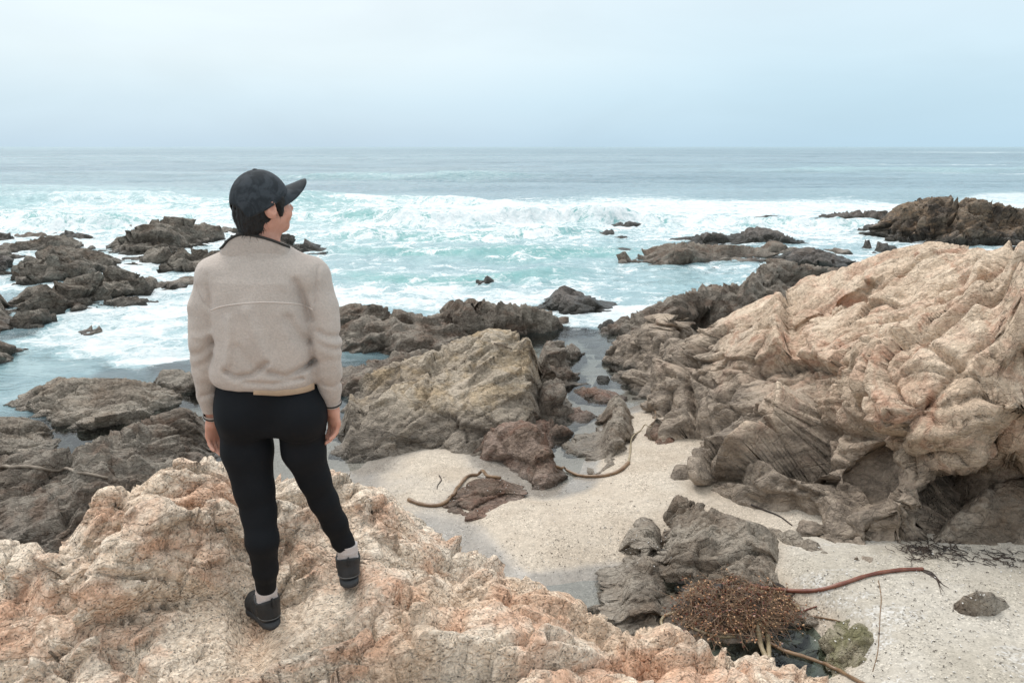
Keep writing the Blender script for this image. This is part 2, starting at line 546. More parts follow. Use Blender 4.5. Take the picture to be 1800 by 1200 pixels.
def rock_disp(P, st, seed, amp=1.0):
    Fm = frame(st['strike'], st['dip']).astype(np.float32)
    S = np.array(st['stretch'], np.float32)

    def fn(p):
        q = (p @ Fm.T) / S
        w = np.stack([perlin(q * 0.9, seed + 1), perlin(q * 0.9 + 31.7, seed + 2), perlin(q * 0.9 + 77.1, seed + 3)], 1)
        d = np.zeros(len(p), np.float32)
        for k, (sz, off, tilt, cd, cw) in enumerate(st['blocks']):
            qq = (q + w * sz * st.get('warp', 0.24)) / sz
            f1, f2, dv, r = worley(qq, seed + 11 * k + 5)
            d += sz * (off * (r[:, 0] - 0.5) * 2 + tilt * ((r[:, 1:] - 0.5) * 2 * dv).sum(1))
            g = (f2 - f1)
            d -= sz * cd * np.exp(-(g / cw) ** 2) * (0.25 + 0.75 * r[:, 3])
        bs, ba = st['bed']
        d += ba * fbm(np.stack([q[:, 0] * 0.25, q[:, 1] * 0.5, q[:, 2]], 1) / bs + w * 0.3, 4, 0.55, seed + 61, ridged=True)
        ls, la = st['saw']
        sv = q[:, 2] / ls + st.get('wave', 0.7) * w[:, 0] + 0.25 * w[:, 1]
        lay = np.floor(sv); fr = sv - lay
        ra = (np.abs(np.sin(lay * 12.9898 + seed)) * 43758.5453) % 1.0
        d += la * (0.25 + 0.75 * ra) * (np.where(fr < 0.86, fr / 0.86, (1 - fr) / 0.14) - 0.5)
        fs, fa, fo = st['fb']
        d += fa * fbm(p / fs, fo, 0.55, seed + 91)
        return d.astype(np.float32)
    return par(fn, P) * amp


class Field:
    """smooth rock surface through world points, as heights over a plane that leans towards the shore side"""
    def __init__(self, pts, c=0.2, reg=2e-3, tilt=0.0, reach=0.7):
        self.pts = np.asarray(pts, float)
        ctr = self.pts.mean(0)
        u = np.array([ctr[0], ctr[1], 0.0]); u /= np.linalg.norm(u)
        rt = np.array([u[1], -u[0], 0.0]); up = np.array([0, 0, 1.0])
        ct, st = math.cos(R(tilt)), math.sin(R(tilt))
        self.Rm = np.stack([rt, u * ct + up * st, up * ct - u * st])
        self.L = self.pts @ self.Rm.T
        self.rbf = RBF(self.L[:, :2], self.L[:, 2], c, reg)
        self.reach = reach

    def f(self, q):
        q = np.asarray(q, float)
        z = self.rbf(q)
        for i in range(0, len(q), 20000):
            d = np.sqrt(((q[i:i + 20000, None, :] - self.L[None, :, :2]) ** 2).sum(-1).min(1))
            z[i:i + 20000] -= 1.5 * np.maximum(0, d - self.reach)
        return z

    def hit(self, px, py, t0=1.5, t1=40.0):
        r = ray(px, py)
        ts = np.linspace(t0, t1, 1500)
        p = (r[None] * ts[:, None] + np.array([0, 0, CAMZ])) @ self.Rm.T
        g = self.f(p[:, :2]) - p[:, 2]
        k = np.argmax(g > 0)
        return p[k]


def project(P):
    dep = P[:, 1] * CP + (CAMZ - P[:, 2]) * SP
    return 900 + FPX * P[:, 0] / dep, 600 + FPX * ((CAMZ - P[:, 2]) * CP - P[:, 1] * SP) / dep, dep


def fit_outline(P, outline, zb, additive=False, rng_=None):
    """stretch a rock's height along its length until its skyline stands as high as it does in the photograph"""
    ol = np.array(sorted(outline), float)
    nb = int(np.clip((ol[-1, 0] - ol[0, 0]) / 9, 6, 70))
    for _ in range(3):
        px, py, dep = project(P)
        edges = np.linspace(ol[0, 0], ol[-1, 0], nb + 1); cen = 0.5 * (edges[1:] + edges[:-1])
        b = np.digitize(px, edges) - 1
        ok = (b >= 0) & (b < nb) & (dep > 1.0)
        if rng_ is not None:
            ok &= rng_(P)
        val = np.full(nb, np.nan)
        I = np.where(ok)[0]
        order = I[np.lexsort((py[I], b[I]))]
        first = np.unique(b[order], return_index=True)
        for bi, k in zip(*first):
            i = order[k]
            tgt = at(px[i], np.interp(cen[bi], ol[:, 0], ol[:, 1]), P[i, 1])[2]
            val[bi] = (tgt - P[i, 2]) if additive else np.clip((tgt - zb) / max(0.03, P[i, 2] - zb), 0.4, 1.5)
        good = ~np.isnan(val)
        if good.sum() < 2:
            return P
        val = np.interp(cen, cen[good], val[good])
        val = np.convolve(np.pad(val, 1, 'edge'), [0.25, 0.5, 0.25], 'valid')
        f = np.interp(px, cen, val)
        P = P.copy()
        if additive:
            P[:, 2] += f * additive(P)
        else:
            P[:, 2] = np.where(P[:, 2] > zb, zb + (P[:, 2] - zb) * f, P[:, 2])
    return P


def rock_from_field(name, field, bbox, cell, style, mat, label, cat='rock', group=None, zmin=-0.35, amp=1.0, mask=None, cracks=None, seed=1, kind=None, outline=None, zb=0.0, additive=False, shift=0.0, rng_=None):
    if bbox is None:
        a = field.L
        bbox = (a[:, 0].min() - 0.25, a[:, 0].max() + 0.25, a[:, 1].min() - 0.25, a[:, 1].max() + 0.25)
    x0, x1, y0, y1 = bbox
    nx, ny = max(8, int((x1 - x0) / cell)), max(8, int((y1 - y0) / cell))
    X, Y = np.meshgrid(np.linspace(x0, x1, nx), np.linspace(y0, y1, ny))
    q = np.stack([X.ravel(), Y.ravel()], 1)
    # coarse evaluation of the smooth base, then bilinear refinement
    cs = max(cell * 4, 0.05)
    cx, cy = max(6, int((x1 - x0) / cs)), max(6, int((y1 - y0) / cs))
    gx, gy = np.linspace(x0, x1, cx), np.linspace(y0, y1, cy)
    GX, GY = np.meshgrid(gx, gy)
    G = field.f(np.stack([GX.ravel(), GY.ravel()], 1)).reshape(cy, cx)

    def bil(A):
        u = (X - x0) / (x1 - x0) * (cx - 1); v = (Y - y0) / (y1 - y0) * (cy - 1)
        i = np.clip(u.astype(int), 0, cx - 2); j = np.clip(v.astype(int), 0, cy - 2)
        a, b = u - i, v - j
        a = a * a * (3 - 2 * a) * 0.5 + a * 0.5; b = b * b * (3 - 2 * b) * 0.5 + b * 0.5
        return A[j, i] * (1 - a) * (1 - b) + A[j, i + 1] * a * (1 - b) + A[j + 1, i] * (1 - a) * b + A[j + 1, i + 1] * a * b
    Z = bil(G)
    gyy, gxx = np.gradient(G, gy, gx)
    nxv, nyv = -bil(gxx), -bil(gyy)
    L = np.sqrt(nxv ** 2 + nyv ** 2 + 1)
    Nn = np.stack([nxv / L, nyv / L, 1 / L], -1).reshape(-1, 3).astype(np.float32)
    P = np.stack([X, Y, Z], -1).reshape(-1, 3).astype(np.float32)
    PL = P
    P = (P @ field.Rm).astype(np.float32)
    Nn = (Nn @ field.Rm).astype(np.float32)
    keep_z = P[:, 2] > zmin - 0.4
    D = np.zeros(len(P), np.float32)
    D[keep_z] = rock_disp(P[keep_z], STYLE[style], seed, amp)
    if mask is not None:
        D = D * mask(P)
    if cracks is not None:
        for poly, wd, dep in cracks:
            a, b = poly[:-1], poly[1:]
            best = np.full(len(P), 1e9, np.float32)
            wob = PL + 0.05 * perlin(P * 5, 3)[:, None]
            for s, e in zip(a, b):
                se = (e - s)[:2]
                tt = np.clip(((wob[:, :2] - s[:2]) @ se) / (se @ se), 0, 1)
                dd = np.linalg.norm(wob[:, :2] - (s[:2] + tt[:, None] * se), axis=1)
                best = np.minimum(best, dd)
            D -= dep * np.exp(-(best / wd) ** 2)
    P = P + Nn * (D - shift)[:, None]
    if outline is not None:
        P = fit_outline(P, outline, zb, additive, rng_)
    P = P.astype(np.float32)
    idx = np.arange(nx * ny).reshape(ny, nx)
    F = np.stack([idx[:-1, :-1], idx[:-1, 1:], idx[1:, 1:], idx[1:, :-1]], -1).reshape(-1, 4)
    ok = (P[F][:, :, 2] > zmin).any(1)
    F = F[ok]
    used = np.unique(F)
    remap = np.zeros(len(P), np.int64); remap[used] = np.arange(len(used))
    V = P[used]; F = remap[F]
    base = np.array([V[:, 0].mean(), V[:, 1].mean(), max(zmin, float(V[:, 2].min()))])
    o = mesh_obj(name, V, F, mat, loc=base)
    tag(o, label, cat, group, kind)
    return o


SEED = [100]


def column_points_h(cols, zb=0.0):
    """control points of a low rock seen from above: front edge, shoulder, crest of known height, far side"""
    pts = []
    n = len(cols)
    for i, (px, yt, yb, h) in enumerate(cols):
        f = on_z(px, yb, zb); top = on_z(px, yt, zb + h)
        u = f[:2] / np.linalg.norm(f[:2])
        span = max(0.05, np.linalg.norm(top[:2] - f[:2]))
        pts.append((*f[:2], zb - 0.02))
        pts.append((*(f[:2] - u * 0.22), zb - 0.28))
        pts.append((*(f[:2] + u * min(0.3 * span, 0.5 * h + 0.03)), zb + 0.50 * h))
        pts.append((*(f[:2] + (top[:2] - f[:2]) * 0.6), zb + 0.86 * h))
        pts.append((*top[:2], top[2]))
        pts.append((*(top[:2] + u * (0.10 + 0.35 * h)), zb + 0.55 * h))
        pts.append((*(top[:2] + u * (0.35 + 0.9 * h)), zb - 0.5))
        if i in (0, n - 1):
            side = np.array([u[1], -u[0]]) * (-1 if i == 0 else 1)
            for k in (-0.1, 0.5, 1.1):
                pts.append((*(f[:2] + u * span * k + side * (0.15 + 0.5 * h)), zb - 0.4))
    return pts


def column_points(cols, T, zb=0.0, back=-0.55, lift=0.55):
    """control points of a ridge: front edge, shoulder, crest and hidden far side"""
    pts = []
    n = len(cols)
    for i, c in enumerate(cols):
        px, yt, yb = c[:3]
        Tk = c[3] if len(c) > 3 else T
        end = i in (0, n - 1)
        f = on_z(px, yb, zb)
        u = np.array([f[0], f[1]]) / np.hypot(f[0], f[1])
        d0 = np.hypot(f[0], f[1])
        yr = f[1] * (1 + 0.42 * Tk / d0)
        top = at(px, yt, yr)
        h = max(0.02, top[2] - zb)
        pts.append((*f[:2], zb - 0.03))
        pts.append((*(f[:2] - u * 0.25 * max(0.4, min(1.0, Tk))), zb - 0.30))
        m = f[:2] + u * Tk * 0.16
        pts.append((*m, zb + lift * h))
        pts.append((*top[:2], top[2]))
        bk = f[:2] + u * Tk * 0.75
        pts.append((*bk, zb + 0.45 * h))
        bk = f[:2] + u * Tk * 1.05
        pts.append((*bk, zb + back))
        if end:
            s = -1 if i == 0 else 1
            side = np.array([u[1], -u[0]]) * s
            for k in (0.0, 0.4, 0.8):
                e = f[:2] + u * Tk * k + side * 0.35 * max(0.35, min(1.2, Tk))
                pts.append((*e, zb - 0.4))
    return pts


def ridge_rock(name, label, cols, T, cell=None, style='reef', mat='reef', zb=0.0, amp=1.0, group=None, extra=(), cat='rock'):
    pts = column_points_h(cols, zb) if T == 'h' else column_points(cols, T, zb)
    hm = T == 'h'
    T = 0.8 if hm else T
    pts += [tuple(on_z(*e)) for e in extra]
    ext_ = np.ptp(np.array(pts)[:, 0])
    f = Field(pts, c=0.10 * min(1.5, T) * min(1.0, ext_ / 2.0), reg=1.5e-2 * min(1.0, ext_ / 2.5) ** 2, tilt=(8.0 if name == 'rock_ridge' else 22.0) if hm else 0.0, reach=0.45 if hm else 0.8)
    a = np.array(pts)
    if cell is None:
        cell = max(0.022, 0.0024 * a[:, 1].mean())
    SEED[0] += 13
    return rock_from_field(name, f, None, cell, style, M[mat], label, cat, group, zmin=zb - 0.28, amp=amp, seed=SEED[0], outline=[(c[0], c[1]) for c in cols], zb=zb)


# ---- the granite the person stands on
crest = [(-250, 930, 2.70), (-90, 945, 2.66), (0, 945, 2.65), (70, 955, 2.63), (128, 948, 2.66), (148, 866, 2.92), (205, 850, 2.96), (240, 850, 2.93), (300, 806, 2.96), (350, 803, 2.93), (400, 805, 2.90),
         (440, 822, 2.80), (485, 834, 2.75), (540, 828, 2.75), (590, 822, 2.75), (640, 842, 2.68), (692, 862, 2.60), (750, 915, 2.50), (850, 966, 2.42), (960, 1030, 2.33), (1000, 1038, 2.35), (1045, 1063, 2.31),
         (1098, 1102, 2.29), (1130, 1104, 2.30), (1180, 1089, 2.37), (1255, 1130, 2.32), (1400, 1163, 2.30), (1480, 1200, 2.28), (1640, 1270, 2.2), (1850, 1370, 2.1), (2150, 1470, 2.0)]
face = [(470, 1112, 2.515), (420, 1085, 2.52), (615, 1038, 2.53), (608, 1000, 2.54), (540, 1085, 2.52), (0, 1200, 2.48), (250, 1195, 2.49), (430, 1190, 2.49), (600, 1195, 2.50), (900, 1190, 2.49), (1200, 1190, 2.40), (1440, 1198, 2.30), (320, 1120, 2.50),
        (150, 1100, 2.60), (60, 1020, 2.68), (230, 1060, 2.62), (200, 960, 2.80), (260, 920, 2.86), (330, 900, 2.80), (300, 1000, 2.66), (400, 960, 2.70), (390, 880, 2.83), (430, 1030, 2.56), (520, 950, 2.66), (560, 885, 2.72), (650, 930, 2.62),
        (750, 1000, 2.54), (850, 1050, 2.48), (700, 1110, 2.53), (900, 1110, 2.50), (1050, 1120, 2.40), (1150, 1140, 2.37), (60, 1120, 2.56), (-200, 1150, 2.5), (-250, 1020, 2.66)]
pts = []
for (px, py, z) in crest:
    p = on_z(px, py, z)
    u = p[:2] / np.linalg.norm(p[:2])
    pts.append(tuple(p))
    for dd, dz_ in ((0.16, 0.16), (0.5, 0.6), (1.0, 1.25), (1.6, 2.05), (2.2, 2.85)):
        pts.append((*(p[:2] + u * dd), z - dz_))
pts += [tuple(on_z(*f)) for f in face]
for x in (-3.2, -1.6, 0.0, 1.6, 3.2):
    pts += [(x, 1.3, 2.52), (x, 0.6, 2.60)]
near_field = Field(pts, c=0.05, reg=6e-3, tilt=12, reach=0.6)
foot_pts = [on_z(470, 1112, 2.515), on_z(428, 1078, 2.515), on_z(617, 1040, 2.53), on_z(607, 990, 2.53)]


def feet_mask(P):
    m = np.ones(len(P), np.float32)
    for f in foot_pts:
        d2 = ((P[:, :2] - f[:2]) ** 2).sum(1)
        m *= 1 - 0.92 * np.exp(-(d2 / (0.17 ** 2)) ** 2)
    return m * (0.35 + 0.65 * sstep(np.hypot(P[:, 0], P[:, 1]), 1.0, 2.0))


rock_from_field('granite_outcrop', near_field, None, 0.0105, 'near', M['granite_near'],
                'pale pink and cream granite outcrop the person stands on', zmin=0.0, mask=feet_mask, seed=21, shift=0.02,
                outline=[c[:2] for c in crest if -100 < c[0] < 1900], additive=lambda P: sstep(np.hypot(P[:, 0], P[:, 1]), 2.45, 3.0), rng_=lambda P: np.hypot(P[:, 0], P[:, 1]) > 2.4)

# ---- the big granite headland on the right
sky_line = [(1240, 575, 1.25), (1290, 546, 1.45), (1340, 522, 1.75), (1395, 503, 2.05), (1410, 486, 2.15), (1450, 480, 2.25), (1500, 462, 2.45), (1560, 440, 2.7), (1640, 423, 2.9), (1700, 432, 2.9), (1745, 440, 2.9), (1775, 425, 3.05), (1850, 425, 3.1), (2000, 420, 3.2), (2200, 430, 3.2)]
granite_pts = []
for (px, py, z) in sky_line:
    p = on_z(px, py, z); u = p[:2] / np.linalg.norm(p[:2])
    granite_pts.append(tuple(p))
    for dd, dz_ in ((0.6, 0.3), (1.6, 1.0), (2.8, 2.1), (4.0, 3.3)):
        granite_pts.append((*(p[:2] + u * dd), z - dz_))
body = [(1180, 650, 0.72), (1200, 620, 0.95), (1240, 640, 0.95), (1300, 620, 1.25), (1370, 590, 1.6), (1440, 560, 1.95), (1500, 540, 2.1), (1230, 700, 0.55), (1290, 700, 0.8), (1350, 690, 1.1), (1420, 680, 1.4), (1480, 640, 1.7),
        (1190, 760, 0.3), (1260, 745, 0.45), (1300, 750, 0.74), (1380, 760, 0.88), (1440, 760, 1.1), (1500, 740, 1.3), (1250, 790, 0.42), (1300, 830, 0.45), (1400, 830, 0.72), (1480, 830, 0.85), (1540, 820, 0.9),
        (1560, 740, 1.5), (1570, 640, 2.0), (1560, 590, 2.15), (1600, 540, 2.38), (1680, 560, 2.45), (1700, 480, 2.7), (1620, 480, 2.6), (1760, 540, 2.6), (1800, 480, 2.9), (1740, 620, 2.3), (1650, 650, 2.1), (1620, 720, 1.75), (1700, 700, 1.85), (1790, 680, 2.0),
        (1700, 790, 1.36), (1650, 790, 1.3), (1790, 790, 1.4), (1600, 820, 1.12), (1690, 838, 1.02), (1740, 836, 0.96), (1800, 826, 1.08), (1560, 880, 0.85), (1640, 870, 0.95), (1690, 870, 0.75), (1500, 900, 0.75), (1600, 930, 0.66), (1450, 880, 0.5),
        (1860, 700, 2.0), (2000, 700, 2.0), (1900, 820, 1.15), (2100, 820, 1.15), (1790, 735, 1.75), (1900, 560, 2.75), (2100, 560, 2.8),
        # foot of the rock on the sand
        (1150, 760, 0.10), (1200, 808, 0.14), (1222, 850, 0.16), (1280, 884, 0.18), (1340, 902, 0.22), (1420, 918, 0.28), (1400, 940, 0.26), (1470, 1000, 0.34), (1530, 1000, 0.36), (1585, 985, 0.38), (1640, 950, 0.36), (1690, 905, 0.42), (1735, 868, 0.5), (1800, 860, 0.6), (1950, 870, 0.6), (2150, 880, 0.6),
        (1160, 800, -0.15), (1200, 860, -0.2), (1270, 915, -0.2), (1380, 975, -0.2), (1460, 1040, -0.1), (1560, 1025, -0.1), (1650, 990, -0.1), (1720, 930, -0.1), (1800, 905, -0.1), (2000, 920, -0.1), (2200, 930, -0.1),
        (1120, 860, -0.9), (1200, 960, -0.9), (1300, 1060, -1.0), (1450, 1130, -1.0), (1580, 1120, -1.0), (1700, 1060, -1.0), (1850, 1020, -1.0), (2050, 1040, -1.0), (2250, 1040, -1.0), (1000, 760, -0.9), (1000, 640, -0.9),
        # dark flank down to the channel
        (1140, 640, 0.42), (1120, 640, 0.2), (1092, 632, 0.02), (1080, 612, -0.02), (1110, 670, 0.02), (1122, 700, 0.02), (1130, 700, 0.22), (1170, 700, 0.4), (1130, 600, 0.5), (1100, 595, 0.3), (1180, 590, 0.85), (1200, 560, 0.95), (1130, 725, 0.1),
        (1066, 610, -0.3), (1090, 665, -0.3), (1102, 705, -0.3), (1110, 735, -0.2), (1120, 765, -0.15)]
granite_pts += [tuple(on_z(*b)) for b in body]
granite_field = Field(granite_pts, c=0.10, reg=1.5e-2, tilt=32, reach=0.8)


def crack_path(field, pix):
    return [field.hit(a, b, 5.0, 20.0) for a, b in pix]


gcr = [(crack_path(granite_field, [(1515, 630), (1522, 690), (1524, 745), (1532, 800)]), 0.05, 0.30),
       (crack_path(granite_field, [(1175, 640), (1200, 610), (1235, 578), (1270, 556)]), 0.05, 0.30),
       (crack_path(granite_field, [(1310, 752), (1345, 765), (1375, 778), (1400, 792)]), 0.08, 0.34),
       (crack_path(granite_field, [(1565, 770), (1600, 735), (1640, 690)]), 0.05, 0.2),
       (crack_path(granite_field, [(1420, 730), (1470, 735), (1520, 742)]), 0.05, 0.18),
       (crack_path(granite_field, [(1585, 575), (1640, 600), (1690, 632)]), 0.05, 0.18),
       (crack_path(granite_field, [(1490, 580), (1530, 560), (1590, 570)]), 0.06, 0.24),
       (crack_path(granite_field, [(1395, 500), (1410, 540), (1425, 590)]), 0.06, 0.10),
       (crack_path(granite_field, [(1600, 500), (1660, 470), (1690, 462)]), 0.06, 0.12),
       ]
rock_from_field('granite_headland', granite_field, None, 0.022, 'cliff', M['granite_cliff'],
                'huge tan granite headland with red streaks rising right of the beach', zmin=-0.35, cracks=gcr, seed=31, outline=[c[:2] for c in sky_line if c[0] < 1860], zb=0.8)

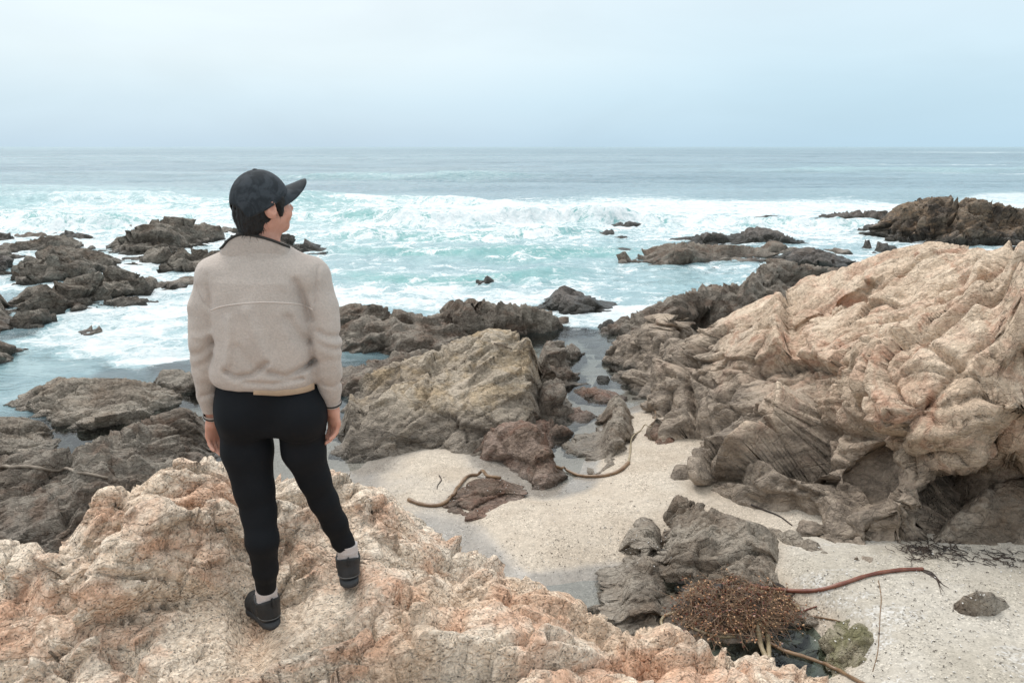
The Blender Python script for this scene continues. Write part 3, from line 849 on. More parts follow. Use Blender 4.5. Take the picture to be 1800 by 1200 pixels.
# ---- rocks from near to far: (name, label, columns (px, top, base[, thickness]), thickness, style, material, base z)
ROCKS = [
 # right side, around the sand
 ('boulder', 'smooth brown boulder wedged under the granite overhang at right edge', [(1636, 942, 948, .05), (1665, 915, 956, .2), (1700, 880, 962, .35), (1740, 850, 966, .45), (1800, 836, 972, .5), (1880, 830, 985, .5), (1990, 870, 990, .3)], 'h', 'stone', 'shore_grey', 0.42),
 ('shore_rock', 'low grey brown rock mass behind the kelp heap', [(1150, 960, 1000, .1), (1172, 890, 1010, .2), (1188, 866, 1020, .24), (1230, 882, 1040, .3), (1290, 906, 1060, .32), (1340, 920, 1070, .3), (1385, 950, 1075, .26), (1402, 990, 1060, .2), (1425, 1050, 1078, .1)], 'h', 'shore', 'shore_grey', 0.18),
 ('shore_rock', 'lumpy brown rock between sand pool and kelp heap', [(1050, 1050, 1062, .06), (1075, 985, 1095, .2), (1100, 930, 1108, .28), (1130, 906, 1112, .3), (1160, 920, 1110, .3), (1182, 1000, 1090, .15)], 'h', 'shore', 'shore_grey', 0.06),
 ('shore_rock', 'dark wet rock under the kelp heap', [(1165, 1060, 1120, .1), (1210, 1030, 1140, .2), (1280, 1032, 1150, .26), (1340, 1045, 1145, .24), (1395, 1080, 1125, .1)], 'h', 'shore', 'shore', 0.08),
 ('boulder', 'small rounded grey boulder lying on white shell sand', [(1676, 1064, 1072, .08), (1690, 1048, 1088, .2), (1720, 1037, 1095, .28), (1750, 1042, 1092, .24), (1772, 1058, 1082, .1), (1796, 1066, 1080, .06), (1830, 1072, 1082, .04)], 'h', 'stone', 'shore_grey', 0.46),
 ('boulder', 'green mossy stone at the edge of the kelp pool', [(1436, 1125, 1150, .05), (1465, 1092, 1200, .22), (1510, 1086, 1225, .3), (1550, 1108, 1230, .24), (1585, 1160, 1210, .05)], 'h', 'shore', 'mossy', 0.12),
 ('slab_rock', 'long low slab lying against the foot of the granite', [(1360, 925, 935, .05), (1400, 932, 965, .14), (1440, 955, 995, .15), (1480, 985, 1003, .06)], 'h', 'stone', 'shore_grey', 0.28),
 # middle, by the sand
 ('boulder', 'big tan and grey boulder in the middle with striped sloping side', [(594, 778, 790, .1), (606, 705, 800, .45), (640, 655, 806, .7), (690, 636, 806, .85), (740, 622, 800, 1.0), (800, 596, 806, 1.15), (860, 576, 804, 1.3), (905, 580, 790, 1.25), (938, 598, 770, 1.0), (950, 630, 755, .6), (956, 690, 730, .2)], 'h', 'boulder', 'tan_boulder', 0.02),
 ('boulder', 'reddish brown boulder in front of the big tan one', [(836, 780, 796, .1), (850, 758, 800, .25), (890, 740, 818, .42), (925, 738, 845, .48), (955, 752, 858, .46), (974, 790, 850, .3), (985, 820, 838, .08)], 'h', 'boulder', 'red_rock', 0.05),
 ('shore_rock', 'low broken brown rock with a kelp stalk lying over it', [(778, 884, 892, .05), (800, 862, 900, .16), (830, 842, 905, .24), (870, 836, 895, .24), (905, 850, 878, .14), (918, 868, 874, .04)], 'h', 'shore', 'red_rock', 0.08),
 ('shore_rock', 'layered dark rock between the big tan boulder and the channel', [(918, 740, 790, .3), (938, 640, 790, .55), (955, 598, 755, .7), (978, 598, 680, .5), (1005, 602, 640, .28), (1026, 616, 626, .06)], 'h', 'shore', 'shore', 0.0),
 ('shore_rock', 'narrow grey rock rib rising out of the sand beside the channel', [(1036, 826, 836, .05), (1052, 740, 838, .26), (1068, 698, 832, .34), (1090, 693, 815, .34), (1110, 715, 780, .25), (1120, 745, 760, .06)], 'h', 'boulder', 'shore_grey', 0.04),
 ('shore_rock', 'reddish ledge standing in the channel above the narrow rib', [(1010, 684, 690, .04), (1030, 678, 696, .1), (1060, 683, 704, .14), (1085, 688, 705, .1), (1096, 697, 703, .04)], 'h', 'shore', 'red_rock', 0.0),
 ('shore_rock', 'flat brown ledge in shallow water left of the rib', [(990, 722, 732, .04), (1010, 714, 740, .1), (1032, 718, 738, .1), (1045, 728, 734, .04)], 'h', 'shore', 'red_rock', 0.0),
 ('shore_rock', 'thin flat ledge at the near end of the layered rock', [(935, 738, 775, .12), (962, 735, 790, .16), (988, 745, 775, .12), (1010, 758, 766, .04)], 'h', 'shore', 'red_rock', 0.0),
 ('stone', 'lone dark stone in the still channel water', [(1045, 666, 668, .03), (1052, 660, 672, .08), (1062, 659, 674, .09), (1074, 666, 669, .03)], 'h', 'stone', 'reef', 0.0),
 ('shore_rock', 'small red brown rock cluster at the foot of the granite', [(1140, 742, 772, .1), (1160, 735, 785, .2), (1185, 742, 795, .24), (1205, 770, 805, .2), (1225, 800, 812, .06)], 'h', 'shore', 'red_rock', 0.10),
 # middle bank towards the sea
 ('rock_bank', 'broad brown rock shelf behind the person with shallow pools', [(560, 545, 690, .3), (588, 540, 690, .4), (620, 532, 700, .5), (670, 536, 690, .5), (720, 548, 670, .55), (770, 556, 650, .5), (815, 575, 620, .35), (835, 596, 612, .1)], 'h', 'shore', 'shore', 0.0),
 ('rock_bank', 'dark brown hump of rock at the head of the channel', [(768, 545, 580, .3), (790, 527, 590, .7), (830, 524, 592, .85), (880, 530, 590, .8), (930, 534, 585, .7), (965, 545, 582, .5), (986, 560, 574, .15)], 'h', 'shore', 'shore', 0.0),
 ('sea_rock', 'jagged dark rock washed by white surf at channel mouth', [(950, 534, 540, .08), (970, 512, 546, .3), (990, 500, 550, .45), (1015, 510, 557, .42), (1045, 522, 552, .3), (1070, 532, 538, .06)], 'h', 'reef', 'reef', 0.0),
 ('sea_rock', 'small round rock in the foam left of the channel mouth', [(836, 494, 498), (850, 486, 500), (864, 487, 500), (874, 495, 498)], .8, 'reef', 'reef', 0.0),
 ('sea_rock', 'tiny barely showing rock in foam above the rock shelf', [(748, 487, 489), (758, 482, 491), (772, 486, 492), (780, 490, 492)], .7, 'reef', 'reef', 0.0),
 ('rock_ridge', 'long dark brown ridge running from channel mouth behind the granite', [(1052, 578, 584, .1), (1085, 560, 590, .3), (1130, 542, 606, .6), (1180, 520, 600, .85), (1230, 501, 580, 1.1), (1270, 498, 560, 1.1), (1305, 496, 555, 1.0), (1330, 465, 540, 1.4), (1360, 452, 525, 1.5), (1400, 460, 510, 1.3), (1450, 468, 500, 1.0), (1500, 470, 495, .7)], 'h', 'shore', 'shore', 0.0),
 ('sea_rock', 'low jagged rock fringe at the near edge of the surf inlet', [(1050, 570, 578, .4), (1065, 560, 584, .7), (1090, 566, 586, .7), (1110, 575, 582, .4)], .7, 'shore', 'reef', 0.0),
 # right far reefs
 ('sea_rock', 'flat topped brown reef just behind the dark ridge', [(1370, 448, 460, 1.5), (1395, 436, 470, 2.5), (1430, 434, 474, 2.8), (1470, 446, 476, 2.4), (1510, 460, 472, 1.2)], 2.4, 'reef', 'reef', 0.0),
 ('sea_rock', 'wide low brown reef with white water running off', [(1102, 446, 450, 1), (1125, 440, 460, 2), (1165, 428, 464, 2.6), (1210, 424, 468, 3), (1250, 430, 462, 3), (1300, 430, 458, 2.8), (1335, 434, 456, 2), (1362, 446, 454, 1)], 2.6, 'reef', 'shore', 0.0),
 ('sea_rock', 'round brown knob at right end of the wide reef', [(1340, 432, 438, .8), (1352, 423, 443, 1.3), (1370, 423, 444, 1.3), (1384, 432, 440, .8)], 1.3, 'reef', 'shore', 0.0),
 ('sea_rock', 'dark reef with two humps beyond the wide reef', [(1178, 419, 423, 1), (1210, 415, 428, 2), (1245, 407, 430, 2.6), (1290, 411, 428, 2.6), (1322, 397, 428, 2.8), (1360, 402, 430, 2.6), (1395, 416, 430, 1.8), (1406, 424, 430, .8)], 2.4, 'reef', 'reef', 0.0),
 ('sea_rock', 'small dark rock in surf below the far headland', [(1528, 436, 440, .8), (1545, 425, 444, 1.4), (1565, 428, 444, 1.4), (1584, 437, 441, .8)], 1.3, 'reef', 'reef', 0.0),
 ('sea_rock', 'half drowned brown rock right of the flat topped reef', [(1456, 438, 442, .8), (1470, 435, 446, 1.2), (1500, 441, 446, .8)], 1.1, 'reef', 'shore', 0.0),
 ('sea_rock', 'upper and widest of the small black rocks in mid surf', [(1072, 396, 399, 1), (1090, 389, 401, 1.6), (1112, 389, 401, 1.6), (1136, 395, 399, 1)], 1.6, 'reef', 'reef', 0.0),
 ('sea_rock', 'leftmost of the small black rocks in mid surf', [(1052, 408, 411, .8), (1066, 404, 413, 1.2), (1082, 404, 412, .8)], 1.1, 'reef', 'reef', 0.0),
 ('sea_rock', 'smallest of the small black rocks in mid surf', [(1078, 417, 420, .8), (1092, 414, 422, 1.1), (1114, 418, 421, .8)], 1.1, 'reef', 'reef', 0.0),
 ('sea_rock', 'thin black rock left of the wide low reef', [(1068, 440, 443, .8), (1092, 434, 445, 1.2), (1118, 438, 443, .8)], 1.2, 'reef', 'reef', 0.0),
 ('sea_rock', 'small black rock awash before the main breaker', [(1324, 382, 384.5, 1), (1345, 378, 386, 1.6), (1365, 378, 386, 1.6), (1384, 382, 385, 1)], 1.5, 'reef', 'reef', 0.0),
 ('sea_rock', 'long flat dark reef running out from the far headland', [(1400, 385, 387, 1.5), (1440, 377, 390, 3), (1480, 372, 391, 3.5), (1520, 369, 392, 3.5), (1560, 370, 396, 3)], 3.2, 'reef', 'reef', 0.0),
 ('sea_rock', 'low wet rock touching the left foot of the far headland', [(1504, 402, 405, 1), (1520, 395, 407, 1.6), (1545, 392, 409, 1.6)], 1.6, 'reef', 'reef', 0.0),
 ('headland', 'far dark rocky headland rising beyond the granite at right', [(1530, 402, 412, 2), (1550, 380, 420, 4), (1580, 360, 424, 6), (1620, 347, 428, 7), (1660, 344, 430, 8), (1710, 347, 432, 8), (1755, 355, 432, 7), (1800, 366, 430, 6), (1880, 378, 430, 5), (1980, 395, 425, 3)], 7.0, 'reef', 'headland', 0.0),
 # left side
 ('rock_shelf', 'large ribbed brown rock platform behind the near granite at left', [(-260, 800, 985, .5), (-120, 790, 990, .5), (0, 800, 980, .5), (60, 790, 985, .5), (130, 785, 985, .55), (200, 757, 960, .55), (260, 732, 930, .55), (320, 714, 900, .5), (350, 725, 860, .4), (372, 750, 810, .25), (386, 778, 795, .08)], 'h', 'shore', 'shore', 0.0),
 ('rock_shelf', 'ribbed rock platform with pools, nearest the calm left cove', [(20, 702, 712, .06), (60, 680, 735, .25), (100, 662, 752, .36), (160, 664, 760, .36), (220, 664, 752, .32), (270, 672, 735, .25), (306, 686, 710, .1)], 'h', 'shore', 'shore_grey', 0.0),
 ('rock_shelf', 'low grey rock shelf at left edge below the pools', [(-180, 730, 812, .3), (-60, 730, 815, .3), (0, 732, 812, .3), (40, 732, 806, .3), (80, 742, 800, .2), (110, 768, 788, .08)], 'h', 'shore', 'shore_grey', 0.0),
 ('shore_rock', 'small rough rock beside the left sleeve', [(262, 660, 668, .06), (285, 650, 690, .25), (312, 648, 692, .3), (345, 655, 690, .3), (385, 668, 690, .2), (400, 680, 690, .08)], 'h', 'shore', 'shore', 0.0),
 ('sea_rock', 'dark ridge of rock slanting across the left surf', [(22, 528, 540, .15), (40, 505, 552, .5), (80, 498, 552, .6), (140, 484, 545, .75), (200, 468, 530, .85), (240, 480, 520, .6), (268, 486, 510, .45), (290, 496, 502, .12)], 'h', 'reef', 'sea_grey', 0.0),
 ('sea_rock', 'rough rock lump below the dark slanting ridge', [(18, 556, 562, .6), (34, 546, 577, 1), (70, 544, 576, 1.1), (100, 546, 568, .8), (114, 558, 565, .4)], 1.0, 'reef', 'sea_grey', 0.0),
 ('sea_rock', 'broad cracked grey reef left of the person behind the dark ridge', [(18, 470, 485, 1.5), (40, 452, 492, 3), (90, 430, 498, 5), (140, 434, 492, 5), (180, 442, 480, 4), (215, 456, 468, 1.5)], 4.0, 'reef', 'sea_grey', 0.0),
 ('sea_rock', 'long grey reef reaching the left edge before the breaker', [(-120, 438, 452, 2), (-40, 432, 452, 2.6), (0, 428, 452, 3), (40, 424, 448, 3.2), (80, 414, 446, 3.2), (108, 412, 444, 3), (140, 422, 442, 2), (160, 434, 440, 1)], 2.8, 'reef', 'sea_grey', 0.0),
 ('sea_rock', 'cracked grey hump of reef left of the cap', [(185, 432, 440, 1.5), (215, 408, 446, 3.5), (255, 392, 447, 5.5), (290, 380, 444, 6), (330, 382, 436, 5.5), (360, 392, 428, 3.5), (395, 398, 412, 2), (420, 402, 410, 1)], 4.5, 'reef', 'sea_grey', 0.0),
 ('sea_rock', 'greenish cracked rock in foam just left of the shoulder', [(246, 448, 456, .8), (262, 436, 466, 2), (300, 432, 470, 2.4), (340, 436, 474, 2.4), (380, 440, 470, 2), (420, 440, 462, 1.5), (450, 446, 458, .8)], 2.2, 'reef', 'sea_grey', 0.0),
 ('sea_rock', 'black rock block standing before the left breaker', [(198, 396, 403, 1), (206, 388, 405, 2), (225, 385, 405, 2.2), (245, 389, 404, 2), (262, 390, 402, 1.4), (272, 398, 402, .8)], 2.0, 'reef', 'reef', 0.0),
 ('sea_rock', 'dark reef tongue showing right of the neck', [(400, 414, 424, 1), (440, 402, 432, 2), (490, 404, 438, 3), (530, 418, 445, 2.8), (565, 432, 446, 2), (590, 437, 443, .9)], 2.6, 'reef', 'reef', 0.0),
 ('sea_rock', 'thin rock strip at the left edge under the breaker', [(-60, 410, 422, 1.5), (0, 408, 424, 2), (20, 411, 423, 1.6), (42, 418, 423, .8)], 1.8, 'reef', 'reef', 0.0),
 ('sea_rock', 'low toothed rock strip second from left under the breaker', [(34, 412, 416, .8), (48, 408, 419, 1.5), (70, 408, 419, 1.5), (88, 412, 417, .8)], 1.4, 'reef', 'shore', 0.0),
 ('sea_rock', 'ragged low rock strip third from left under the breaker', [(102, 409, 414, .8), (116, 405, 419, 1.6), (138, 408, 419, 1.6), (164, 414, 417, .8)], 1.5, 'reef', 'reef', 0.0),
 ('sea_rock', 'wave splashed rock at left edge beside the cracked reef', [(-60, 450, 475, 1.5), (-20, 448, 478, 1.6), (5, 448, 478, 1.6), (18, 450, 472, 1.2), (26, 458, 468, .6)], 1.5, 'reef', 'reef', 0.0),
 ('sea_rock', 'dark rock at left edge beside the rough lump', [(-80, 498, 575, .7), (-30, 500, 580, .7), (0, 506, 582, .6), (12, 528, 578, .4), (22, 545, 565, .2)], 'h', 'shore', 'shore', 0.0),
 ('sea_rock', 'dark rock corner at left edge of the calm cove', [(-80, 590, 650, .5), (-20, 592, 645, .5), (8, 600, 636, .35), (24, 608, 622, .1)], 'h', 'shore', 'shore', 0.0),
 ('sea_rock', 'small dark rock in foam left of the elbow', [(296, 497, 502, .5), (312, 488, 503, .9), (335, 484, 500, .9), (350, 490, 498, .5)], .8, 'reef', 'shore', 0.0),
 ('sea_rock', 'low wet rocks awash below the dark ridge', [(154, 538, 541, .4), (185, 528, 540, .7), (215, 520, 538, 1), (245, 522, 536, 1), (262, 524, 532, .6), (285, 521, 527, .4)], .8, 'reef', 'sea_grey', 0.0),
 ('sea_rock', 'lone wet rock in the middle of the left foam', [(143, 582, 587, .3), (158, 574, 587, .5), (182, 577, 584, .4)], .5, 'reef', 'shore', 0.0),
]
M['headland'] = rock_mat('far_headland_rock', (0.20, 0.155, 0.115), (0.115, 0.09, 0.07), (0.065, 0.052, 0.043), stain=(0.30, 0.20, 0.125), stain_amt=0.75, wet=0.4, fine=0.35)
ROCK_GROUP = {'sea_rock': 'rocks standing in the surf', 'shore_rock': 'low rocks around the sand and channel', 'boulder': 'boulders on the beach', 'rock_shelf': 'ribbed rock platforms on the left', 'rock_bank': 'rock banks behind the tan boulder'}
ROCK_AMP = {'boulder': 0.85, 'headland': 1.6}
for (nm, lb, cols, T, sty, mt, zb) in ROCKS:
    wpx = cols[-1][0] - cols[0][0]
    ymid = on_z(cols[len(cols) // 2][0], cols[len(cols) // 2][2], zb)[1]
    hmean = np.mean([c[2] - c[1] for c in cols]) / FPX * ymid
    amp = ROCK_AMP.get(nm, 1.0)
    amp *= min(1.0, 0.35 + hmean / 0.9) if nm != 'headland' else 1.0
    ridge_rock(nm, lb, cols, T, None, sty, mt, zb, amp, ROCK_GROUP.get(nm))

# ------------------------------------------------------------------ sand
sand_px = [(700, 830, .07), (780, 800, .10), (660, 822, .02), (600, 800, -.06), (520, 800, -.08), (440, 760, -.10), (900, 900, .14), (1000, 950, .17), (1100, 900, .22), (1150, 770, .16), (1130, 735, .12), (1180, 850, .26), (1090, 800, .14),
           (950, 1000, .06), (1080, 1000, .04), (1030, 1045, -.04), (800, 935, .03), (860, 975, .03), (960, 1040, -.02), (1000, 856, .015), (1005, 830, -.015), (1010, 800, -.04), (1015, 745, -.09), (1020, 700, -.14), (1045, 850, .06), (960, 880, .06), (1050, 650, -.2), (1020, 600, -.3), (980, 580, -.4),
           (1500, 1040, .43), (1600, 1080, .48), (1750, 1000, .46), (1800, 1150, .52), (1550, 1180, .42), (1480, 1110, .26), (1430, 1050, .30), (1400, 1110, .02), (1350, 1160, -.05), (1440, 1175, .0), (1300, 1120, .05), (1230, 1075, .14), (1450, 940, .30), (1300, 900, .22), (1700, 930, .45), (1190, 1040, .06), (1190, 985, .10),
           (1900, 1000, .5), (2100, 1100, .55), (600, 700, -.2), (500, 690, -.3), (300, 700, -.3), (100, 620, -.5), (0, 700, -.4), (0, 900, -.2), (300, 880, -.1), (700, 600, -.5), (900, 560, -.8), (1100, 560, -.6), (620, 870, .04), (720, 960, .05), (850, 1100, .0), (1100, 1150, -.03)]
sp_ = np.array([on_z(*s) for s in sand_px])
far_pts = [(-12, 24, -2.), (0, 26, -2.4), (14, 26, -2.), (-14, 10, -1.), (-13, 3, -.6), (-5, 3, -.1), (0, 3, .0), (6, 3, .4), (14, 4, .6), (14, 14, .3)]
sp_ = np.vstack([sp_, np.array(far_pts)])
sand_f = RBF(sp_[:, :2], sp_[:, 2], 0.3, 2e-3)


def sand_z(q):
    q = np.asarray(q, float)
    z = sand_f(q)
    p3 = np.stack([q[:, 0], q[:, 1], np.zeros(len(q))], 1)
    return z + 0.020 * fbm(p3 * 1.1, 4, 0.5, 5) + 0.006 * fbm(p3 * 7.0, 3, 0.55, 9)


m, t = material('shell_sand')
p = t.pos(); x, y, z = t.sep(p)
n1 = t.noise(p, 1.3, 5, 0.6); n2 = t.noise(p, 16, 6, 0.65)
right = t.sstep(t.m('ADD', z, t.m('MULTIPLY', t.m('SUBTRACT', n1, 0.5), 0.12)), 0.22, 0.36)
dry = t.mix(right, t.mix(t.sstep(n1, 0.35, 0.65), (0.42, 0.35, 0.275), (0.49, 0.42, 0.34)), t.mix(t.sstep(n1, 0.35, 0.65), (0.385, 0.345, 0.285), (0.46, 0.42, 0.36)))
dry = t.mix(0.6, dry, t.ramp(n2, [(0.25, 0.6), (0.5, 1.0), (0.75, 1.3)]), 'MULTIPLY')
cell = t.new('ShaderNodeSeparateColor'); t.put(cell.inputs[0], t.voro(p, 85, 'F1', 1))
tone = t.ramp(cell.outputs[0], [(0.0, 0.28), (0.05, 0.62), (0.16, 0.9), (0.5, 1.0), (0.86, 1.22), (0.95, 1.6)], 'CONSTANT')
dry = t.mix(t.sstep(t.noise(p, 2.4, 4), 0.35, 0.65, 0.35, 0.9), dry, t.mix(1.0, dry, tone, 'MULTIPLY'))
# bands of white shell and dark grit
band = t.sstep(t.noise(t.mapping(p, rot=(0, 0, 0.6), scale=(0.6, 1.6, 1)), 1.5, 6, 0.65, 0.6), 0.54, 0.66)
cell2 = t.new('ShaderNodeSeparateColor'); t.put(cell2.inputs[0], t.voro(p, 48, 'F1', 1))
grit = t.ramp(cell2.outputs[1], [(0.0, (0.10, 0.095, 0.09)), (0.10, (0.36, 0.325, 0.28)), (0.5, (0.54, 0.52, 0.49)), (0.85, (0.72, 0.71, 0.70))], 'CONSTANT')
dry = t.mix(t.m('MULTIPLY', band, t.m('MULTIPLY', right, 0.55)), dry, grit)
wz = t.m('ADD', z, t.m('MULTIPLY', t.m('SUBTRACT', t.noise(p, 1.7, 5, 0.6), 0.5), 0.06))
wetf = t.sstep(wz, 0.035, 0.085, 1.0, 0.0)
col = t.mix(wetf, dry, t.mix(1.0, dry, (0.60, 0.635, 0.69), 'MULTIPLY'))
rough = t.mix(wetf, 0.92, 0.22)
nb = t.bump(t.m('ADD', n2, t.m('MULTIPLY', cell.outputs[2], 0.5)), t.m('SUBTRACT', 0.55, t.m('MULTIPLY', wetf, 0.45)), 0.012)
t.out(t.bsdf(col, rough, nb, 0.5))
M['sand'] = m

xs = np.arange(-13, 14, 0.075); ys = np.arange(3.2, 25, 0.075)
X, Y = np.meshgrid(xs, ys)
q = np.stack([X.ravel(), Y.ravel()], 1)
SZ = sand_z(q)
V = np.column_stack([q, SZ])
idx = np.arange(len(q)).reshape(len(ys), len(xs))
F = np.stack([idx[:-1, :-1], idx[:-1, 1:], idx[1:, 1:], idx[1:, :-1]], -1).reshape(-1, 4)
F = F[(V[F][:, :, 2] > -0.9).any(1)]
beach = mesh_obj('beach_sand', V, F, M['sand'])
tag(beach, 'pale shell sand of the small cove', 'sand', kind='structure')

# ------------------------------------------------------------------ sea
# foam amount, turquoise amount and calmness, given where the water lies in the photograph
SEA = [  # px, py, foam, turquoise, calm
 (100, 268, .02, .0, 0), (600, 266, .02, .0, 0), (1200, 266, .02, .0, 0), (1700, 272, .05, .0, 0), (1790, 269, .5, 0, 0),
 (150, 295, .04, .0, 0), (500, 300, .12, .05, 0), (640, 305, .28, .1, 0), (900, 290, .08, .0, 0), (1100, 305, .05, .0, 0), (1450, 300, .35, .1, 0), (1650, 298, .42, .1, 0), (1790, 299, .42, 0, 0), (1300, 282, .05, 0, 0),
 (100, 320, .05, .25, 0), (250, 322, .22, .2, 0), (380, 325, .25, .2, 0), (560, 318, .32, .15, 0), (780, 321, .34, .15, 0), (1000, 325, .05, .05, 0), (1400, 325, .06, .05, 0), (1700, 330, .08, .1, 0),
 (60, 340, .08, .9, 0), (250, 342, .15, .75, 0), (350, 345, .22, .8, 0), (560, 335, .08, .1, 0), (900, 338, .05, .1, 0), (1300, 338, .06, .2, 0), (1600, 342, .2, .3, 0),
 (20, 365, .35, 1, 0), (60, 372, .5, 1, 0), (130, 365, .74, 1, 0), (250, 368, .70, .95, 0), (330, 375, .75, .9, 0), (380, 362, .6, .9, 0), (540, 360, .45, .95, 0), (600, 372, .55, 1, 0), (680, 372, .85, .8, 0), (800, 375, .97, .6, 0), (1000, 365, .97, .6, 0), (1100, 372, .9, .7, 0), (1250, 362, .97, .6, 0), (1450, 362, .95, .6, 0), (1590, 360, .9, .6, 0), (1790, 352, .9, .5, 0), (700, 358, .8, .7, 0),
 (30, 395, .70, .9, 0), (130, 395, .80, .8, 0), (350, 400, .8, .8, 0), (560, 400, .62, .9, 0), (700, 405, .66, .85, 0), (900, 400, .78, .8, 0), (1100, 402, .70, .8, 0), (1250, 395, .72, .7, 0), (1450, 400, .72, .6, 0), (1600, 410, .7, .5, 0),
 (600, 425, .66, .9, 0), (700, 425, .52, .9, 0), (850, 430, .58, .85, 0), (980, 420, .62, .85, 0), (1050, 440, .52, .9, 0), (1450, 420, .72, .5, 0), (1500, 435, .7, .5, 0), (1150, 480, .58, .7, 0), (1400, 440, .6, .5, 0),
 (640, 455, .50, .7, 0), (740, 450, .44, .8, 0), (860, 455, .42, .65, 0), (1000, 460, .42, .85, 0), (900, 470, .40, .75, 0), (1100, 490, .52, .7, 0), (1250, 475, .58, .6, 0), (1180, 500, .38, .9, 0), (1240, 490, .42, .8, 0),
 (640, 490, .52, .85, 0), (700, 500, .5, .9, 0), (800, 500, .68, .7, 0), (900, 505, .60, .6, 0), (950, 485, .40, .7, 0), (1060, 500, .55, .7, 0), (1120, 510, .62, .7, 0),
 (620, 520, .8, .7, .1), (700, 522, .85, .6, 0), (780, 515, .88, .5, 0), (900, 520, .82, .5, 0), (1080, 540, .86, .4, 0), (1000, 565, .9, .4, .1), (1050, 562, .92, .4, .1), (1110, 530, .78, .6, 0),
 (990, 582, .15, .1, .8), (1020, 600, .0, .05, 1), (1060, 610, .0, .05, 1), (1030, 650, .0, .05, 1), (1080, 670, .0, .05, 1), (1000, 690, .0, .05, 1), (1010, 760, .0, .05, 1), (970, 590, .05, .1, .9),
 (10, 430, .8, .5, 0), (220, 450, .9, .4, 0), (240, 475, .88, .5, 0), (300, 485, .8, .6, 0), (60, 500, .8, .5, 0), (15, 490, .7, .5, 0), (25, 530, .35, .3, .5), (18, 580, .15, .4, .6), (320, 460, .85, .4, 0),
 (310, 510, .82, .6, 0), (250, 545, .72, .8, 0), (180, 555, .80, .7, 0), (130, 575, .75, .8, 0), (300, 560, .70, .85, 0), (250, 590, .72, .8, 0), (180, 610, .80, .7, 0), (90, 600, .72, .8, 0), (280, 630, .84, .6, 0), (320, 600, .62, .8, 0), (230, 640, .70, .6, .1), (120, 625, .55, .8, .2),
 (50, 625, .22, .9, .5), (60, 650, .05, .9, .8), (20, 680, .15, .8, .7), (10, 650, .15, .9, .6), (130, 650, .08, .8, .8), (200, 660, .04, .5, .9), (300, 645, .1, .4, .9), (330, 700, .0, .2, 1), (250, 740, .0, .2, 1), (80, 790, .0, .15, 1), (360, 780, .0, .3, 1), (500, 700, .0, .25, 1), (550, 780, .0, .3, 1), (610, 720, .0, .4, 1), (600, 560, .1, .6, .9), (660, 585, .0, .7, 1),
 (1030, 1040, 0, .1, 1), (960, 1040, 0, .1, 1), (700, 900, 0, .1, 1), (1190, 1040, 0, .1, 1), (1350, 1160, 0, .1, 1), (1430, 1100, 0, .1, 1), (0, 950, 0, .1, 1), (300, 900, 0, .1, 1), (600, 830, 0, .2, 1), (1100, 1150, 0, .1, 1), (1500, 1190, 0, .1, 1), (480, 830, 0, .2, 1), (1000, 880, 0, .1, 1), (1300, 980, 0, 0, 1), (0, 860, 0, .1, 1)]
sw = np.array([on_z(a, b, 0.0) for a, b, *_ in SEA])
SC = np.array([9.0, 1.0])


def sea_uv(q):
    r = np.hypot(q[:, 0], q[:, 1])
    return np.stack([np.arctan2(q[:, 0], q[:, 1]) * 2.2, np.log(np.maximum(r, 1)) * 1.6], 1)


sea_i = [IDW(sea_uv(sw), np.array([s[k] for s in SEA], float), 3.6) for k in (2, 3, 4)]
rows = np.concatenate([np.geomspace(5.0, 30, 190, endpoint=False), np.geomspace(30, 120, 190, endpoint=False), np.geomspace(120, 900, 90, endpoint=False), np.geomspace(900, 40000, 26)])
azs = np.radians(np.linspace(-58, 58, 520))
RR, AA = np.meshgrid(rows, azs, indexing='ij')
q = np.stack([(RR * np.sin(AA)).ravel(), (RR * np.cos(AA)).ravel()], 1)
uv = sea_uv(q)
foam, turq, calm = (f(uv) for f in sea_i)
foam = foam * (1 - 0.12 * sstep(RR.ravel(), 44, 36) * sstep(RR.ravel(), 18, 24))
far = RR.ravel() > 900
foam[far] = np.minimum(foam[far], 0.05); calm[far] = 0
r = RR.ravel(); az = AA.ravel()
p3 = np.column_stack([q, np.zeros(len(q))])
rough_amp = (1 - np.clip(calm, 0, 1)) * sstep(r, 9, 22)
z = rough_amp * (0.10 * par(lambda P: fbm(P * 0.35, 4, 0.55, 3), p3) + 0.07 * par(lambda P: fbm(P * np.float32(1.1) * np.array([1, 1.5, 1], np.float32), 4, 0.55, 13), p3))
swell = 0.0
for lam, amp_, ang, ph in ((38, .22, 4, 0.), (23, .12, -9, 1.3), (14, .08, 14, 2.1), (9, .05, -20, .4)):
    k = 2 * math.pi / lam
    swell = swell + amp_ * np.sin(k * (q[:, 1] * math.cos(R(ang)) + q[:, 0] * math.sin(R(ang))) + ph + 1.5 * par(lambda P: perlin(P * 0.02, 8), p3))
z = z + swell * sstep(r, 45, 75) * sstep(r, 1200, 400)
whit = np.zeros(len(q)); green = np.zeros(len(q))
wob = par(lambda P: fbm(P * 0.07, 3, 0.5, 23), p3)
degs = np.degrees(az)


